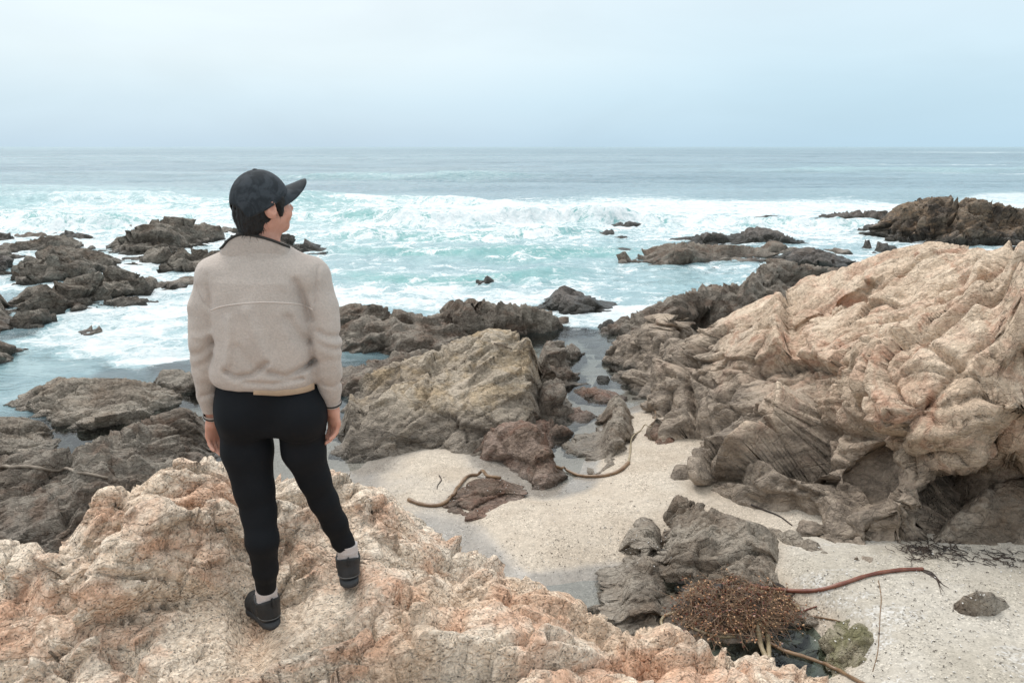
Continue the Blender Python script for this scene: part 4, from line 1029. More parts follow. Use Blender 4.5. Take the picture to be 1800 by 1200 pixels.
def breaker(Yc, H, a0, a1, wf, wb, foamy, sl=0.0, soft=5.0):
    """one wave: steep landward face, long back; broken parts turn to white water"""
    global z, whit, green
    yc = Yc + 6.0 * wob + sl * q[:, 0]
    env = sstep(degs, a0 - soft, a0 + soft) * sstep(degs, a1 + soft, a1 - soft)
    s = q[:, 1] - yc
    prof = np.where(s < 0, np.exp(-(s / wf) ** 2), np.exp(-(s / wb) ** 2))
    hmod = 0.40 + 0.95 * np.clip(0.5 + 1.3 * par(lambda P: fbm(P * 0.10, 4, 0.6, 33), p3), 0, 1)
    z = z + H * env * prof * hmod
    br = env * foamy(degs)
    front = sstep(s, -9.0 * wf, -0.5 * wf) * sstep(s, wb * 0.45, -0.1)
    whit = np.maximum(whit, br * front)
    green = np.maximum(green, env * np.exp(-((s + 0.2) / (wf * 2.0)) ** 2))


breaker(45.5, 0.68, -16, 40, 0.9, 3.2, lambda d: 0.35 + 0.68 * sstep(d, -11, -6))
breaker(45.0, 0.55, -48, -19, 0.9, 3.0, lambda d: 0.72 * sstep(d, -32.5, -30.5) * sstep(d, -14, -20), 0.02, 3.0)
breaker(62, 0.75, -50, -12, 2.2, 5.0, lambda d: d * 0 + 0.05)
breaker(58, 0.55, -16, 8, 1.5, 4.0, lambda d: d * 0 + 0.15)
breaker(38.5, 0.35, -14, 6, 0.8, 2.5, lambda d: d * 0 + 0.75)
breaker(32.5, 0.22, -12, 9, 0.7, 2.0, lambda d: d * 0 + 0.5)
breaker(26.8, 0.16, -12, 4, 0.5, 1.6, lambda d: d * 0 + 0.6)
breaker(150, 0.35, 16, 40, 2.5, 8.0, lambda d: d * 0 + 0.30)
breaker(118, 0.5, -20, 2, 3.0, 8.0, lambda d: d * 0 + 0.35)
churn = par(lambda P: fbm(P * np.float32(0.9), 5, 0.62, 43), p3)
spray = par(lambda P: fbm(P * np.float32(0.45), 4, 0.6, 53, True), p3)
nearb = np.exp(-((q[:, 1] - 44.5 - 6 * wob) / 3.0) ** 2)
z = z + whit * (0.22 * churn + 0.24 * np.clip(spray, 0, 2) * nearb)
lc = (degs < -12) & (r < 27) & (r > 15)
foam = foam + 0.07 * lc * (foam > 0.5)
foam = np.clip(np.maximum(foam, whit * (0.80 + 0.75 * churn)), 0, 1)
turq = np.clip(np.maximum(turq, green * 0.95), 0, 1)
depth = np.full(len(q), 2.0)
inb = (np.abs(q[:, 0]) < 13) & (q[:, 1] > 3.2) & (q[:, 1] < 24)
depth[inb] = np.maximum(0.0, -sand_z(q[inb]))
V = np.column_stack([q, z])
idx = np.arange(len(q)).reshape(RR.shape)
F = np.stack([idx[:-1, :-1], idx[:-1, 1:], idx[1:, 1:], idx[1:, :-1]], -1).reshape(-1, 4)

m, t = material('sea_water')
p = t.pos(); x, y, zc = t.sep(p)
p2 = t.comb(x, y, 0.0)
fo, tq, ca, dp = t.attr('foam'), t.attr('turq'), t.attr('calm'), t.attr('depth')
dist = t.vm('LENGTH', p2)
warp = t.vm('MULTIPLY', t.vm('SUBTRACT', t.noise(p2, 0.55, 4, 0.6, 0, 1), (0.5, 0.5, 0.5)), (2.2, 2.2, 0.0))
pw = t.vm('ADD', p2, warp)
# lacy foam: thin threads between patches of clear water, at three sizes
n_a = t.noise(t.mapping(pw, scale=(0.55, 1.0, 1)), 0.55, 9, 0.68, 0.4)
n_b = t.noise(t.mapping(pw, scale=(0.7, 1.0, 1), loc=(4, 9, 0)), 1.9, 8, 0.7, 0.6)
lace = t.sstep(t.voro(t.vm('ADD', pw, t.vm('MULTIPLY', t.noise(p2, 2.5, 3, 0.6, 0, 1), (0.5, 0.5, 0))), 1.7, 'DISTANCE_TO_EDGE'), 0.0, 0.16, 1.0, 0.0)
lace2 = t.sstep(t.voro(t.vm('ADD', pw, t.vm('MULTIPLY', t.noise(p2, 6, 3, 0.6, 0, 1), (0.2, 0.2, 0))), 5.0, 'DISTANCE_TO_EDGE'), 0.0, 0.22, 1.0, 0.0)
pat = t.m('ADD', t.m('MULTIPLY', n_a, 0.55), t.m('MULTIPLY', n_b, 0.45))
pat = t.m('ADD', pat, t.m('ADD', t.m('MULTIPLY', lace, 0.05), t.m('MULTIPLY', lace2, 0.035)))
thr = t.m('SUBTRACT', 0.715, t.m('MULTIPLY', fo, 0.31))
fm = t.sstep(t.m('SUBTRACT', pat, thr), -0.035, 0.075)
# far streaks
n_far = t.noise(t.mapping(p2, scale=(0.12, 1.0, 1)), 0.06, 7, 0.65, 0.5)
fm2 = t.m('MULTIPLY', t.sstep(t.m('SUBTRACT', n_far, t.m('SUBTRACT', 0.84, t.m('MULTIPLY', fo, 0.62))), -0.05, 0.10), 0.65)
fm = t.mix(t.sstep(dist, 60, 90), fm, fm2)
deep = t.mix(t.sstep(t.noise(t.mapping(p2, scale=(0.15, 1, 1)), 0.05, 5, 0.6), 0.35, 0.65), (0.15, 0.235, 0.285), (0.215, 0.305, 0.35))
surfc = t.mix(t.sstep(n_b, 0.35, 0.65), (0.215, 0.355, 0.385), (0.36, 0.51, 0.53))
wcol = t.mix(t.m('MULTIPLY', tq, t.sstep(dist, 12, 20, 0.75, 1.0)), deep, surfc)
wcol = t.mix(t.m('MULTIPLY', t.sstep(fo, 0.25, 0.75), 0.30), wcol, (0.44, 0.58, 0.60))
wcol = t.mix(t.m('MULTIPLY', t.attr('green'), t.sstep(dist, 75, 55, 0.0, 0.8)), wcol, (0.13, 0.345, 0.335))
foamc = t.mix(t.sstep(t.m('ADD', t.m('MULTIPLY', pat, 0.6), t.m('MULTIPLY', t.noise(p, 3.0, 6, 0.7), 0.4)), 0.42, 0.62), (0.50, 0.60, 0.62), (0.80, 0.825, 0.83))
# ripples
amp = t.m('MULTIPLY', t.m('SUBTRACT', 1.0, t.m('MULTIPLY', ca, 0.97)), 1.0)
w1 = t.noise(t.mapping(p2, scale=(0.45, 1.0, 1)), 1.4, 6, 0.62, 0.3)
w2 = t.noise(t.mapping(p2, scale=(0.35, 1.0, 1)), 0.16, 7, 0.62, 0.3)
hh = t.mix(t.sstep(dist, 50, 120), w1, t.m('MULTIPLY', w2, 6.0))
nw = t.bump(hh, amp, t.mix(t.sstep(dist, 50, 120), 0.35, 0.6))
calmn = t.bump(t.noise(p2, 9, 3, 0.5), 0.04, 0.02, nw)
rip = t.sstep(dist, 60, 600, 0.10, 0.34)
water = t.bsdf(wcol, rip, calmn, 0.5, IOR=1.333)
fl = t.new('ShaderNodeFresnel'); fl.inputs[0].default_value = 1.333; t.put(fl.inputs[1], calmn)
gl = t.new('ShaderNodeBsdfGlossy'); gl.inputs['Roughness'].default_value = 0.03; t.put(gl.inputs['Normal'], calmn); t.put(gl.inputs['Color'], (1, 1, 1))
tr = t.new('ShaderNodeBsdfTransparent'); t.put(tr.inputs[0], t.mix(t.sstep(dp, 0.0, 0.5), (0.95, 0.98, 0.98), (0.62, 0.74, 0.74)))
clear = t.new('ShaderNodeMixShader'); t.put(clear.inputs[0], fl.outputs[0]); t.put(clear.inputs[1], tr.outputs[0]); t.put(clear.inputs[2], gl.outputs[0])
opq = t.m('MAXIMUM', t.m('MAXIMUM', t.sstep(dp, 0.25, 1.0, 0.0, 0.8), t.sstep(tq, 0.3, 0.75, 0.0, 0.75)), t.sstep(ca, 0.6, 0.2))
mx = t.new('ShaderNodeMixShader'); t.put(mx.inputs[0], opq); t.put(mx.inputs[1], clear.outputs[0]); t.put(mx.inputs[2], water)
foam_n = t.bump(t.m('ADD', pat, t.m('MULTIPLY', t.noise(p, 4, 7, 0.72), 0.8)), 0.7, 0.3)
foam_s = t.bsdf(foamc, 0.75, foam_n, 0.3)
mf = t.new('ShaderNodeMixShader'); t.put(mf.inputs[0], fm); t.put(mf.inputs[1], mx.outputs[0]); t.put(mf.inputs[2], foam_s)
t.out(mf.outputs[0])
M['sea'] = m
sea = mesh_obj('sea', V, F, M['sea'], attrs={'green': green, 'foam': foam, 'turq': turq, 'calm': calm, 'depth': depth})
tag(sea, 'grey blue sea with white surf breaking on the rocks', 'sea', kind='structure')

# still pools above sea level
m, t = material('pool_water')
p = t.pos()
nb = t.bump(t.noise(p, 5, 3, 0.5), 0.05, 0.02)
fl = t.new('ShaderNodeFresnel'); fl.inputs[0].default_value = 1.333; t.put(fl.inputs[1], nb)
gl = t.new('ShaderNodeBsdfGlossy'); gl.inputs['Roughness'].default_value = 0.02; t.put(gl.inputs['Normal'], nb)
tr = t.new('ShaderNodeBsdfTransparent'); t.put(tr.inputs[0], (0.58, 0.66, 0.64))
mx = t.new('ShaderNodeMixShader'); t.put(mx.inputs[0], fl.outputs[0]); t.put(mx.inputs[1], tr.outputs[0]); t.put(mx.inputs[2], gl.outputs[0])
t.out(mx.outputs[0])
M['pool'] = m
m, t = material('milky_pool_water')
t.out(t.bsdf((0.25, 0.38, 0.35), 0.06, t.bump(t.noise(t.pos(), 6, 3, 0.5), 0.05, 0.02), 0.5, IOR=1.333))
M['milky'] = m


def pool(outline, zlev, mat, label):
    w = catmull([on_z(a, b, zlev) for a, b in outline] + [on_z(*outline[0], zlev)], 48)[:-1]
    if (w[:, 0] * np.roll(w[:, 1], -1) - np.roll(w[:, 0], -1) * w[:, 1]).sum() < 0:
        w = w[::-1]
    c = w.mean(0)
    V = np.vstack([[c], w])
    F = [(0, i + 1, (i + 1) % 47 + 1) for i in range(47)]
    o = mesh_obj('tide_pool', V, F, mat, loc=c)
    tag(o, label, 'tide pool', kind='structure')


pool([(1180, 1060), (1290, 1060), (1420, 1050), (1470, 1100), (1480, 1160), (1500, 1230), (1300, 1240), (1200, 1160)], 0.125, M['pool'], 'dark clear pool below the kelp heap')
pool([(1160, 965), (1190, 960), (1215, 985), (1210, 1020), (1180, 1040), (1160, 1000)], 0.135, M['pool'], 'small pool between brown rocks')

# ------------------------------------------------------------------ solid modelling on a voxel grid (for the person)
class Grid:
    def __init__(self, lo, hi, h):
        self.lo = np.array(lo, np.float32); self.h = h
        self.n = np.ceil((np.array(hi) - self.lo) / h).astype(int) + 1
        self.d = np.full(self.n, 0.2, np.float32)

    def sub(self, lo, hi):
        a = np.clip(np.floor((np.asarray(lo) - self.lo) / self.h).astype(int), 0, self.n - 1)
        b = np.clip(np.ceil((np.asarray(hi) - self.lo) / self.h).astype(int) + 1, 1, self.n)
        sl = tuple(slice(i, j) for i, j in zip(a, b))
        ax = [self.lo[k] + self.h * np.arange(a[k], b[k], dtype=np.float32) for k in range(3)]
        return sl, np.stack(np.meshgrid(*ax, indexing='ij'), -1)

    def join(self, sl, d, k):
        o = self.d[sl]
        if k > 0:
            hh = np.maximum(k - np.abs(o - d), 0) / k
            self.d[sl] = np.minimum(o, d) - hh * hh * k * 0.25
        else:
            self.d[sl] = np.minimum(o, d)

    def capsule(self, a, b, ra, rb, k=0.02):
        a, b = np.asarray(a, np.float32), np.asarray(b, np.float32)
        pad = max(ra, rb) + k + 0.03
        sl, P = self.sub(np.minimum(a, b) - pad, np.maximum(a, b) + pad)
        ba = b - a
        t = np.clip(((P - a) @ ba) / (ba @ ba + 1e-9), 0, 1)
        d = np.linalg.norm(P - a - t[..., None] * ba, axis=-1) - (ra + (rb - ra) * t)
        self.join(sl, d.astype(np.float32), k)

    def chain(self, pts, rad, k=0.02):
        for i in range(len(pts) - 1):
            self.capsule(pts[i], pts[i + 1], rad[i], rad[i + 1], k)

    def ell(self, c, rad, axes=None, k=0.02, cut=False):
        c = np.asarray(c, np.float32); rad = np.asarray(rad, np.float32)
        pad = rad.max() + k + 0.03
        sl, P = self.sub(c - pad, c + pad)
        q = P - c
        if axes is not None:
            q = q @ np.asarray(axes, np.float32).T
        k0 = np.linalg.norm(q / rad, axis=-1); k1 = np.linalg.norm(q / rad ** 2, axis=-1) + 1e-6
        d = (k0 * (k0 - 1) / k1).astype(np.float32)
        if cut:
            self.d[sl] = np.maximum(self.d[sl], -d)
        else:
            self.join(sl, d, k)

    def loft(self, rows, k=0.02, p=2.4):
        """stack of superellipses; rows of (z, cx, cy, half width, half depth) from top to bottom"""
        rw = np.array(sorted(rows), float)
        m = rw[:, 3].max() + 0.05
        lo = [rw[:, 1].min() - m, rw[:, 2].min() - rw[:, 4].max() - 0.05, rw[0, 0] - 0.03]
        hi = [rw[:, 1].max() + m, rw[:, 2].max() + rw[:, 4].max() + 0.05, rw[-1, 0] + 0.03]
        sl, P = self.sub(lo, hi)
        zz = P[0, 0, :, 2]
        cx, cy, w, dd = (np.interp(zz, rw[:, 0], rw[:, j]).astype(np.float32) for j in (1, 2, 3, 4))
        e = ((np.abs(P[..., 0] - cx) / w) ** p + (np.abs(P[..., 1] - cy) / dd) ** p) ** (1 / p)
        d = (e - 1) * np.minimum(w, dd)
        d = np.maximum(d, np.maximum(rw[0, 0] - P[..., 2], P[..., 2] - rw[-1, 0]))
        self.join(sl, d.astype(np.float32), k)

    def near(self, fn, band=0.03):
        """add fn(points) to the distance near the surface"""
        mk = np.abs(self.d) < band
        I = np.argwhere(mk)
        P = self.lo + self.h * I.astype(np.float32)
        self.d[mk] += fn(P).astype(np.float32)

    def mesh(self):
        d = self.d; s = d < 0
        nx, ny, nz = d.shape
        cs = np.zeros((nx - 1, ny - 1, nz - 1), np.uint8)
        for i in (0, 1):
            for j in (0, 1):
                for k in (0, 1):
                    cs += s[i:nx - 1 + i, j:ny - 1 + j, k:nz - 1 + k]
        act = (cs > 0) & (cs < 8)
        I = np.argwhere(act)
        vid = np.full(cs.shape, -1, np.int64); vid[act] = np.arange(len(I))
        acc = np.zeros((len(I), 3)); cnt = np.zeros(len(I))
        co = [(0, 0, 0), (1, 0, 0), (0, 1, 0), (1, 1, 0), (0, 0, 1), (1, 0, 1), (0, 1, 1), (1, 1, 1)]
        vals = [d[I[:, 0] + a, I[:, 1] + b, I[:, 2] + c] for a, b, c in co]
        for a in range(8):
            for b in range(a + 1, 8):
                if sum(abs(x - y) for x, y in zip(co[a], co[b])) != 1:
                    continue
                m = (vals[a] < 0) != (vals[b] < 0)
                t = vals[a][m] / (vals[a][m] - vals[b][m])
                acc[m] += np.array(co[a]) + t[:, None] * (np.array(co[b]) - np.array(co[a]))
                cnt[m] += 1
        V = self.lo + self.h * (I + acc / cnt[:, None])
        Fs = []
        for ax in range(3):
            sh = [slice(None)] * 3; s0 = list(sh); s1 = list(sh)
            s0[ax] = slice(0, -1); s1[ax] = slice(1, None)
            A, B = s[tuple(s0)], s[tuple(s1)]
            E = np.argwhere(A != B)
            o1, o2 = [(1, 2), (2, 0), (0, 1)][ax]
            E = E[(E[:, o1] > 0) & (E[:, o2] > 0) & (E[:, o1] < d.shape[o1] - 1) & (E[:, o2] < d.shape[o2] - 1)]
            flip = ~A[E[:, 0], E[:, 1], E[:, 2]]
            def cell(d1, d2):
                c = E.copy(); c[:, o1] -= d1; c[:, o2] -= d2
                return vid[c[:, 0], c[:, 1], c[:, 2]]
            Q = np.stack([cell(1, 1), cell(0, 1), cell(0, 0), cell(1, 0)], 1)
            Q[flip] = Q[flip][:, ::-1]
            Fs.append(Q)
        return V, np.vstack(Fs)


def smooth_mesh(V, F, it=2, lam=0.5):
    n = len(V)
    for _ in range(it):
        s = np.zeros_like(V); c = np.zeros(n)
        for a, b in ((0, 1), (1, 2), (2, 3), (3, 0)):
            for u, w in ((a, b), (b, a)):
                for k in range(3):
                    s[:, k] += np.bincount(F[:, u], V[F[:, w], k], n)
                c += np.bincount(F[:, u], minlength=n)
        V = V + lam * (s / np.maximum(c, 1)[:, None] - V)
    return V


# ------------------------------------------------------------------ materials of the person
def cloth_mat(name, col, rough, weave_scale, weave, var=0.12, sheen=0.0, spec=0.3):
    m, t = material(name)
    p = t.pos()
    n = t.noise(p, 9, 4, 0.6)
    c = t.mix(t.sstep(n, 0.3, 0.7), tuple(x * (1 - var) for x in col), tuple(x * (1 + var) for x in col))
    f = t.noise(p, weave_scale, 4, 0.7)
    c = t.mix(0.5, c, t.ramp(f, [(0.3, 0.72), (0.7, 1.25)]), 'MULTIPLY')
    kw = {'Sheen Weight': sheen, 'Sheen Roughness': 0.5} if sheen else {}
    t.out(t.bsdf(c, rough, t.bump(f, weave, 0.004), spec, **kw))
    return m


M['fleece'] = cloth_mat('taupe_fleece', (0.50, 0.42, 0.365), 0.95, 150, 1.0, 0.05, 0.2)
M['seam'] = cloth_mat('pale_seam', (0.62, 0.53, 0.47), 0.95, 260, 0.3, 0.05)
M['fleece_trim'] = cloth_mat('dark_trim', (0.035, 0.032, 0.028), 0.8, 300, 0.2)
M['leggings'] = cloth_mat('black_stretch', (0.0075, 0.0085, 0.0105), 0.75, 500, 0.15, 0.1, 0.0, 0.15)
M['undershirt'] = cloth_mat('beige_cotton', (0.50, 0.37, 0.26), 0.9, 400, 0.2)
M['sock'] = cloth_mat('pinkish_wool', (0.54, 0.475, 0.45), 0.95, 220, 0.5, 0.05, 0.1)
M['shoe'] = cloth_mat('black_shoe_leather', (0.020, 0.021, 0.023), 0.55, 120, 0.35, 0.3, 0.0, 0.4)
M['sole'] = cloth_mat('black_rubber', (0.045, 0.046, 0.048), 0.75, 90, 0.4)
M['lace'] = cloth_mat('black_lace', (0.014, 0.014, 0.015), 0.8, 300, 0.3)
M['stitch'] = cloth_mat('grey_stitching', (0.16, 0.16, 0.155), 0.8, 300, 0.3)
M['hair'] = cloth_mat('black_hair', (0.012, 0.010, 0.009), 0.5, 180, 0.8, 0.3)
m, t = material('mottled_cap_cloth')
p = t.pos()
pt = t.noise(p, 22, 4, 0.6, 0.6)
c = t.mix(t.sstep(pt, 0.42, 0.60), (0.020, 0.024, 0.028), (0.043, 0.049, 0.056))
f = t.noise(p, 350, 3, 0.7)
t.out(t.bsdf(t.mix(0.4, c, t.ramp(f, [(0.3, 0.7), (0.7, 1.25)]), 'MULTIPLY'), 0.85, t.bump(f, 0.3, 0.003), 0.3))
M['cap'] = m
m, t = material('skin')
p = t.pos()
c = t.mix(t.sstep(t.noise(p, 18, 4, 0.6), 0.35, 0.65), (0.55, 0.265, 0.185), (0.63, 0.33, 0.24))
t.out(t.bsdf(c, 0.5, t.bump(t.noise(p, 200, 4, 0.6), 0.15, 0.002), 0.4, **{'Subsurface Weight': 0.12, 'Subsurface Radius': (0.01, 0.004, 0.002), 'Subsurface Scale': 0.3}))
M['skin'] = m
m, t = material('eye_white'); t.out(t.bsdf((0.7, 0.68, 0.65), 0.2)); M['eye'] = m

# ------------------------------------------------------------------ the person
bpy.context.view_layer.update()
deps = bpy.context.evaluated_depsgraph_get()


def drop(x, y, z0=6.0):
    """height of whatever lies under a point"""
    ok, loc, *_ = scene.ray_cast(deps, Vector((x, y, z0)), Vector((0, 0, -1)))
    return loc.z if ok else 0.0


def shoot(px, py, tmin=0.0):
    """point of the scene that shows at a pixel"""
    r = ray(px, py)
    ok, loc, nrm, *_ = scene.ray_cast(deps, Vector((0, 0, CAMZ)) + Vector(r).normalized() * tmin, Vector(r).normalized())
    return np.array(loc) if ok else on_z(px, py, 0.0)


heelL, heelR = on_z(480, 1106, 2.53), on_z(617, 1034, 2.545)
dirL = np.array([-0.66, 0.75, 0]); dirL /= np.linalg.norm(dirL)
dirR = np.array([-0.24, 0.97, 0]); dirR /= np.linalg.norm(dirR)


def foot_z(h, d):
    v = np.array([d[1], -d[0], 0])
    return np.mean(sorted(drop(*(h + d * u + v * w)[:2]) for u in (0.03, 0.1, 0.17, 0.24) for w in (-0.03, 0.03))[5:])


zL, zR = foot_z(heelL, dirL) - 0.004, foot_z(heelR, dirR) - 0.004
heelL = on_z(484, 1106, zL); heelR = on_z(615, 1034, zR)

YB = 2.80
hc = at(459, 354, 2.79)                                             # middle of the head
yaw, pit = R(46), R(6)
hf = np.array([math.sin(yaw) * math.cos(pit), math.cos(yaw) * math.cos(pit), math.sin(pit)])
hr = np.array([math.cos(yaw), -math.sin(yaw), 0.0])
hu = np.cross(hr, hf)
HA = np.stack([hr, hf, hu])


def hp(r_, f_, u_):
    return hc + hr * r_ + hf * f_ + hu * u_


armL = [at(377, 490, 2.80), at(361, 540, 2.79), at(358, 600, 2.78), at(361, 650, 2.81), at(367, 692, 2.85), at(373, 722, 2.88)]
armR = [at(549, 490, 2.80), at(565, 540, 2.79), at(573, 600, 2.78), at(577, 650, 2.80), at(581, 685, 2.83), at(583, 700, 2.84)]
radL = [0.060, 0.060, 0.056, 0.050, 0.043, 0.035]
radR = [0.060, 0.061, 0.057, 0.051, 0.041, 0.036]
legL = [at(430, 735, 2.83), at(435, 790, 2.825), at(447, 860, 2.81), at(455, 900, 2.80), at(461, 950, 2.765), at(466, 1000, 2.735), at(471, 1034, 2.72)]
rlL = [0.094, 0.093, 0.073, 0.064, 0.059, 0.046, 0.038]
legR = [at(527, 735, 2.83), at(534, 790, 2.84), at(552, 840, 2.865), at(569, 880, 2.895), at(589, 920, 2.935), at(602, 950, 2.96), at(611, 970, 2.975)]
rlR = [0.090, 0.080, 0.061, 0.054, 0.048, 0.041, 0.037]

legL[-1] = heelL + dirL * 0.058 + np.array([0, 0, 0.152]); legR[-1] = heelR + dirR * 0.058 + np.array([0, 0, 0.150])
legL[-2] = 0.5 * (legL[-2] + at(467, 1000, legL[-1][1] + 0.012))


def row(py, x0, x1, dep, Y):
    a = at((x0 + x1) / 2, py, Y); w = np.linalg.norm(at(x1, py, Y) - at(x0, py, Y)) / 2
    return (a[2], a[0], a[1], w, dep)


# body: one continuous surface from head to feet
lo, hi = [-1.25, 2.50, 2.44], [-0.40, 3.35, 4.28]
G = Grid(lo, hi, 0.0042)
G.loft([row(448, 400, 520, .06, 2.81), row(470, 392, 530, .065, 2.82), row(520, 395, 535, .085, 2.81), row(580, 400, 532, .085, 2.81), row(640, 400, 535, .085, 2.82), row(680, 386, 556, .10, 2.83), row(740, 386, 568, .105, 2.83)], 0.03)
for A_, r_ in ((armL, radL), (armR, radR)):
    G.chain(A_, [max(0.022, x - 0.036) for x in r_], 0.02)
for A_, r_, hl, dr in ((legL, rlL, heelL, dirL), (legR, rlR, heelR, dirR)):
    G.chain(A_, [x - 0.010 for x in r_], 0.02)
    ank = hl + dr * 0.055 + np.array([0, 0, 0.085])
    G.chain([A_[-1], ank, hl + dr * 0.10 + np.array([0, 0, 0.055]), hl + dr * 0.20 + np.array([0, 0, 0.042])], [0.024, 0.020, 0.018, 0.017], 0.010)
G.ell(at(428, 730, 2.79), (.085, .09, .09), k=0.03); G.ell(at(528, 730, 2.79), (.085, .09, .09), k=0.03)
G.chain([at(462, 452, 2.81), at(461, 425, 2.80), hp(0, -0.012, -0.055)], [0.062, 0.054, 0.052], 0.03)
G.ell(hc, (.073, .092, .104), HA, 0.02)
G.ell(hp(0, .030, -.062), (.057, .060, .056), HA, 0.03)
G.ell(hp(0, .066, -.098), (.024, .020, .018), HA, 0.02)
for s in (-1, 1):
    G.ell(hp(s * .036, .066, -.048), (.024, .022, .022), HA, 0.015)
    G.ell(hp(s * .030, .083, -.002), (.022, .012, .009), HA, 0.012)
    G.ell(hp(s * .031, .092, -.018), (.014, .010, .010), HA, 0, cut=True)
    ea = np.stack([hr * math.cos(0.5) - hf * math.sin(0.5) * s, hf * math.cos(0.5) + hr * math.sin(0.5) * s, hu])
    G.ell(hp(s * .079, -.010, -.022), (.009, .021, .034), ea, 0.006)
    G.ell(hp(s * .087, -.004, -.018), (.007, .011, .018), ea, 0, cut=True)
G.capsule(hp(0, .086, -.008), hp(0, .106, -.040), 0.008, 0.011, 0.012)
for s in (-1, 1):
    G.ell(hp(s * .011, .100, -.044), (.007, .009, .007), HA, 0.006)
G.ell(hp(0, .092, -.066), (.020, .009, .0065), HA, 0.005)
G.ell(hp(0, .090, -.076), (.017, .009, .007), HA, 0.005)


def hand(wr, n, s, rot=0.0):
    """relaxed hand hanging from the wrist: palm faces n, thumb towards s"""
    n = np.array(n, float); n /= np.linalg.norm(n); s = np.array(s, float); s /= np.linalg.norm(s)
    dn = np.array([0, 0.05, -1.0]); dn /= np.linalg.norm(dn)
    dn = dn - n * 0.05; dn /= np.linalg.norm(dn)
    G.chain([wr + np.array([0, 0, 0.05]), wr, wr + dn * 0.03], [0.027, 0.023, 0.024], 0.01)
    ax = np.stack([s, n, dn])
    G.ell(wr + dn * 0.048, (.036, .0145, .046), ax, 0.015)
    G.ell(wr + dn * 0.075, (.037, .0125, .024), ax, 0.012)
    for off, ln, bend in ((0.029, 0.90, 0.20), (0.010, 1.0, 0.28), (-0.009, 0.95, 0.36), (-0.027, 0.76, 0.45)):
        p0 = wr + dn * (0.088 - abs(off - .01) * 0.25) + s * off
        a = bend; pts_ = [p0 - dn * 0.012, p0]
        for seg in (0.040, 0.026, 0.020):
            v = dn * math.cos(a) + n * math.sin(a) + s * (off * 1.2)
            pts_.append(pts_[-1] + v / np.linalg.norm(v) * seg * ln)
            a += 0.42
        G.chain(pts_, [0.009, 0.0092, 0.0085, 0.0078, 0.0066], 0.004)
    b = wr + dn * 0.030 + s * 0.026 + n * 0.006
    v1 = dn * 0.75 + s * 0.50 + n * 0.42; v2 = dn * 0.92 + s * 0.12 + n * 0.42
    b2 = b + v1 / np.linalg.norm(v1) * 0.040; b3 = b2 + v2 / np.linalg.norm(v2) * 0.030
    G.chain([wr + dn * 0.018 + s * 0.012, b, b2, b3], [0.012, 0.0125, 0.0105, 0.0085], 0.008)


wL, wR = at(374, 731, 2.885), at(584, 709, 2.845)
hand(wL, (0.75, -0.66, 0), (0.66, 0.75, 0))
hand(wR, (-0.70, -0.71, 0), (-0.71, 0.70, 0))
V, F = G.mesh()
V = smooth_mesh(V, F, 2, 0.4)
base = np.array([(heelL[0] + heelR[0]) / 2, (heelL[1] + heelR[1]) / 2, min(zL, zR)])
person = mesh_obj('person', V, F, M['skin'], loc=base)
tag(person, 'person in taupe fleece, black leggings and dark cap facing the sea', 'person')


def part(name, V, F, mat, smooth=True, parent=None):
    o = mesh_obj(name, V, F, mat, None, smooth, loc=base)
    o.parent = parent or person
    o.location = (0, 0, 0)
    return o


# jacket
G = Grid([-1.25, 2.50, 3.32], [-0.50, 3.10, 4.10], 0.0046)
G.loft([row(424, 428, 488, .050, 2.80), row(434, 402, 508, .064, 2.805), row(446, 382, 528, .080, 2.81), row(462, 366, 548, .096, 2.81), row(490, 364, 556, .118, 2.80), row(530, 372, 556, .128, 2.80), row(570, 378, 556, .128, 2.795), row(610, 377, 557, .128, 2.795), row(628, 375, 559, .130, 2.80), row(646, 373, 561, .134, 2.805), row(658, 374, 561, .133, 2.81), row(667, 378, 558, .128, 2.815), row(672, 384, 553, .120, 2.82)], 0.02, 2.5)
for A_, r_ in ((armL, radL), (armR, radR)):
    G.capsule(A_[0], A_[1], r_[0], r_[1], 0.035)
    G.chain(A_[1:], r_[1:], 0.007)
G.ell(at(386, 481, 2.805), (.062, .078, .050), k=0.04); G.ell(at(540, 481, 2.805), (.062, .078, .050), k=0.04)
G.capsule(at(555, 560, 2.79), at(558, 655, 2.80), .034, .034, 0.012); G.capsule(at(381, 560, 2.79), at(376, 655, 2.80), .030, .032, 0.012)
YS = 2.685
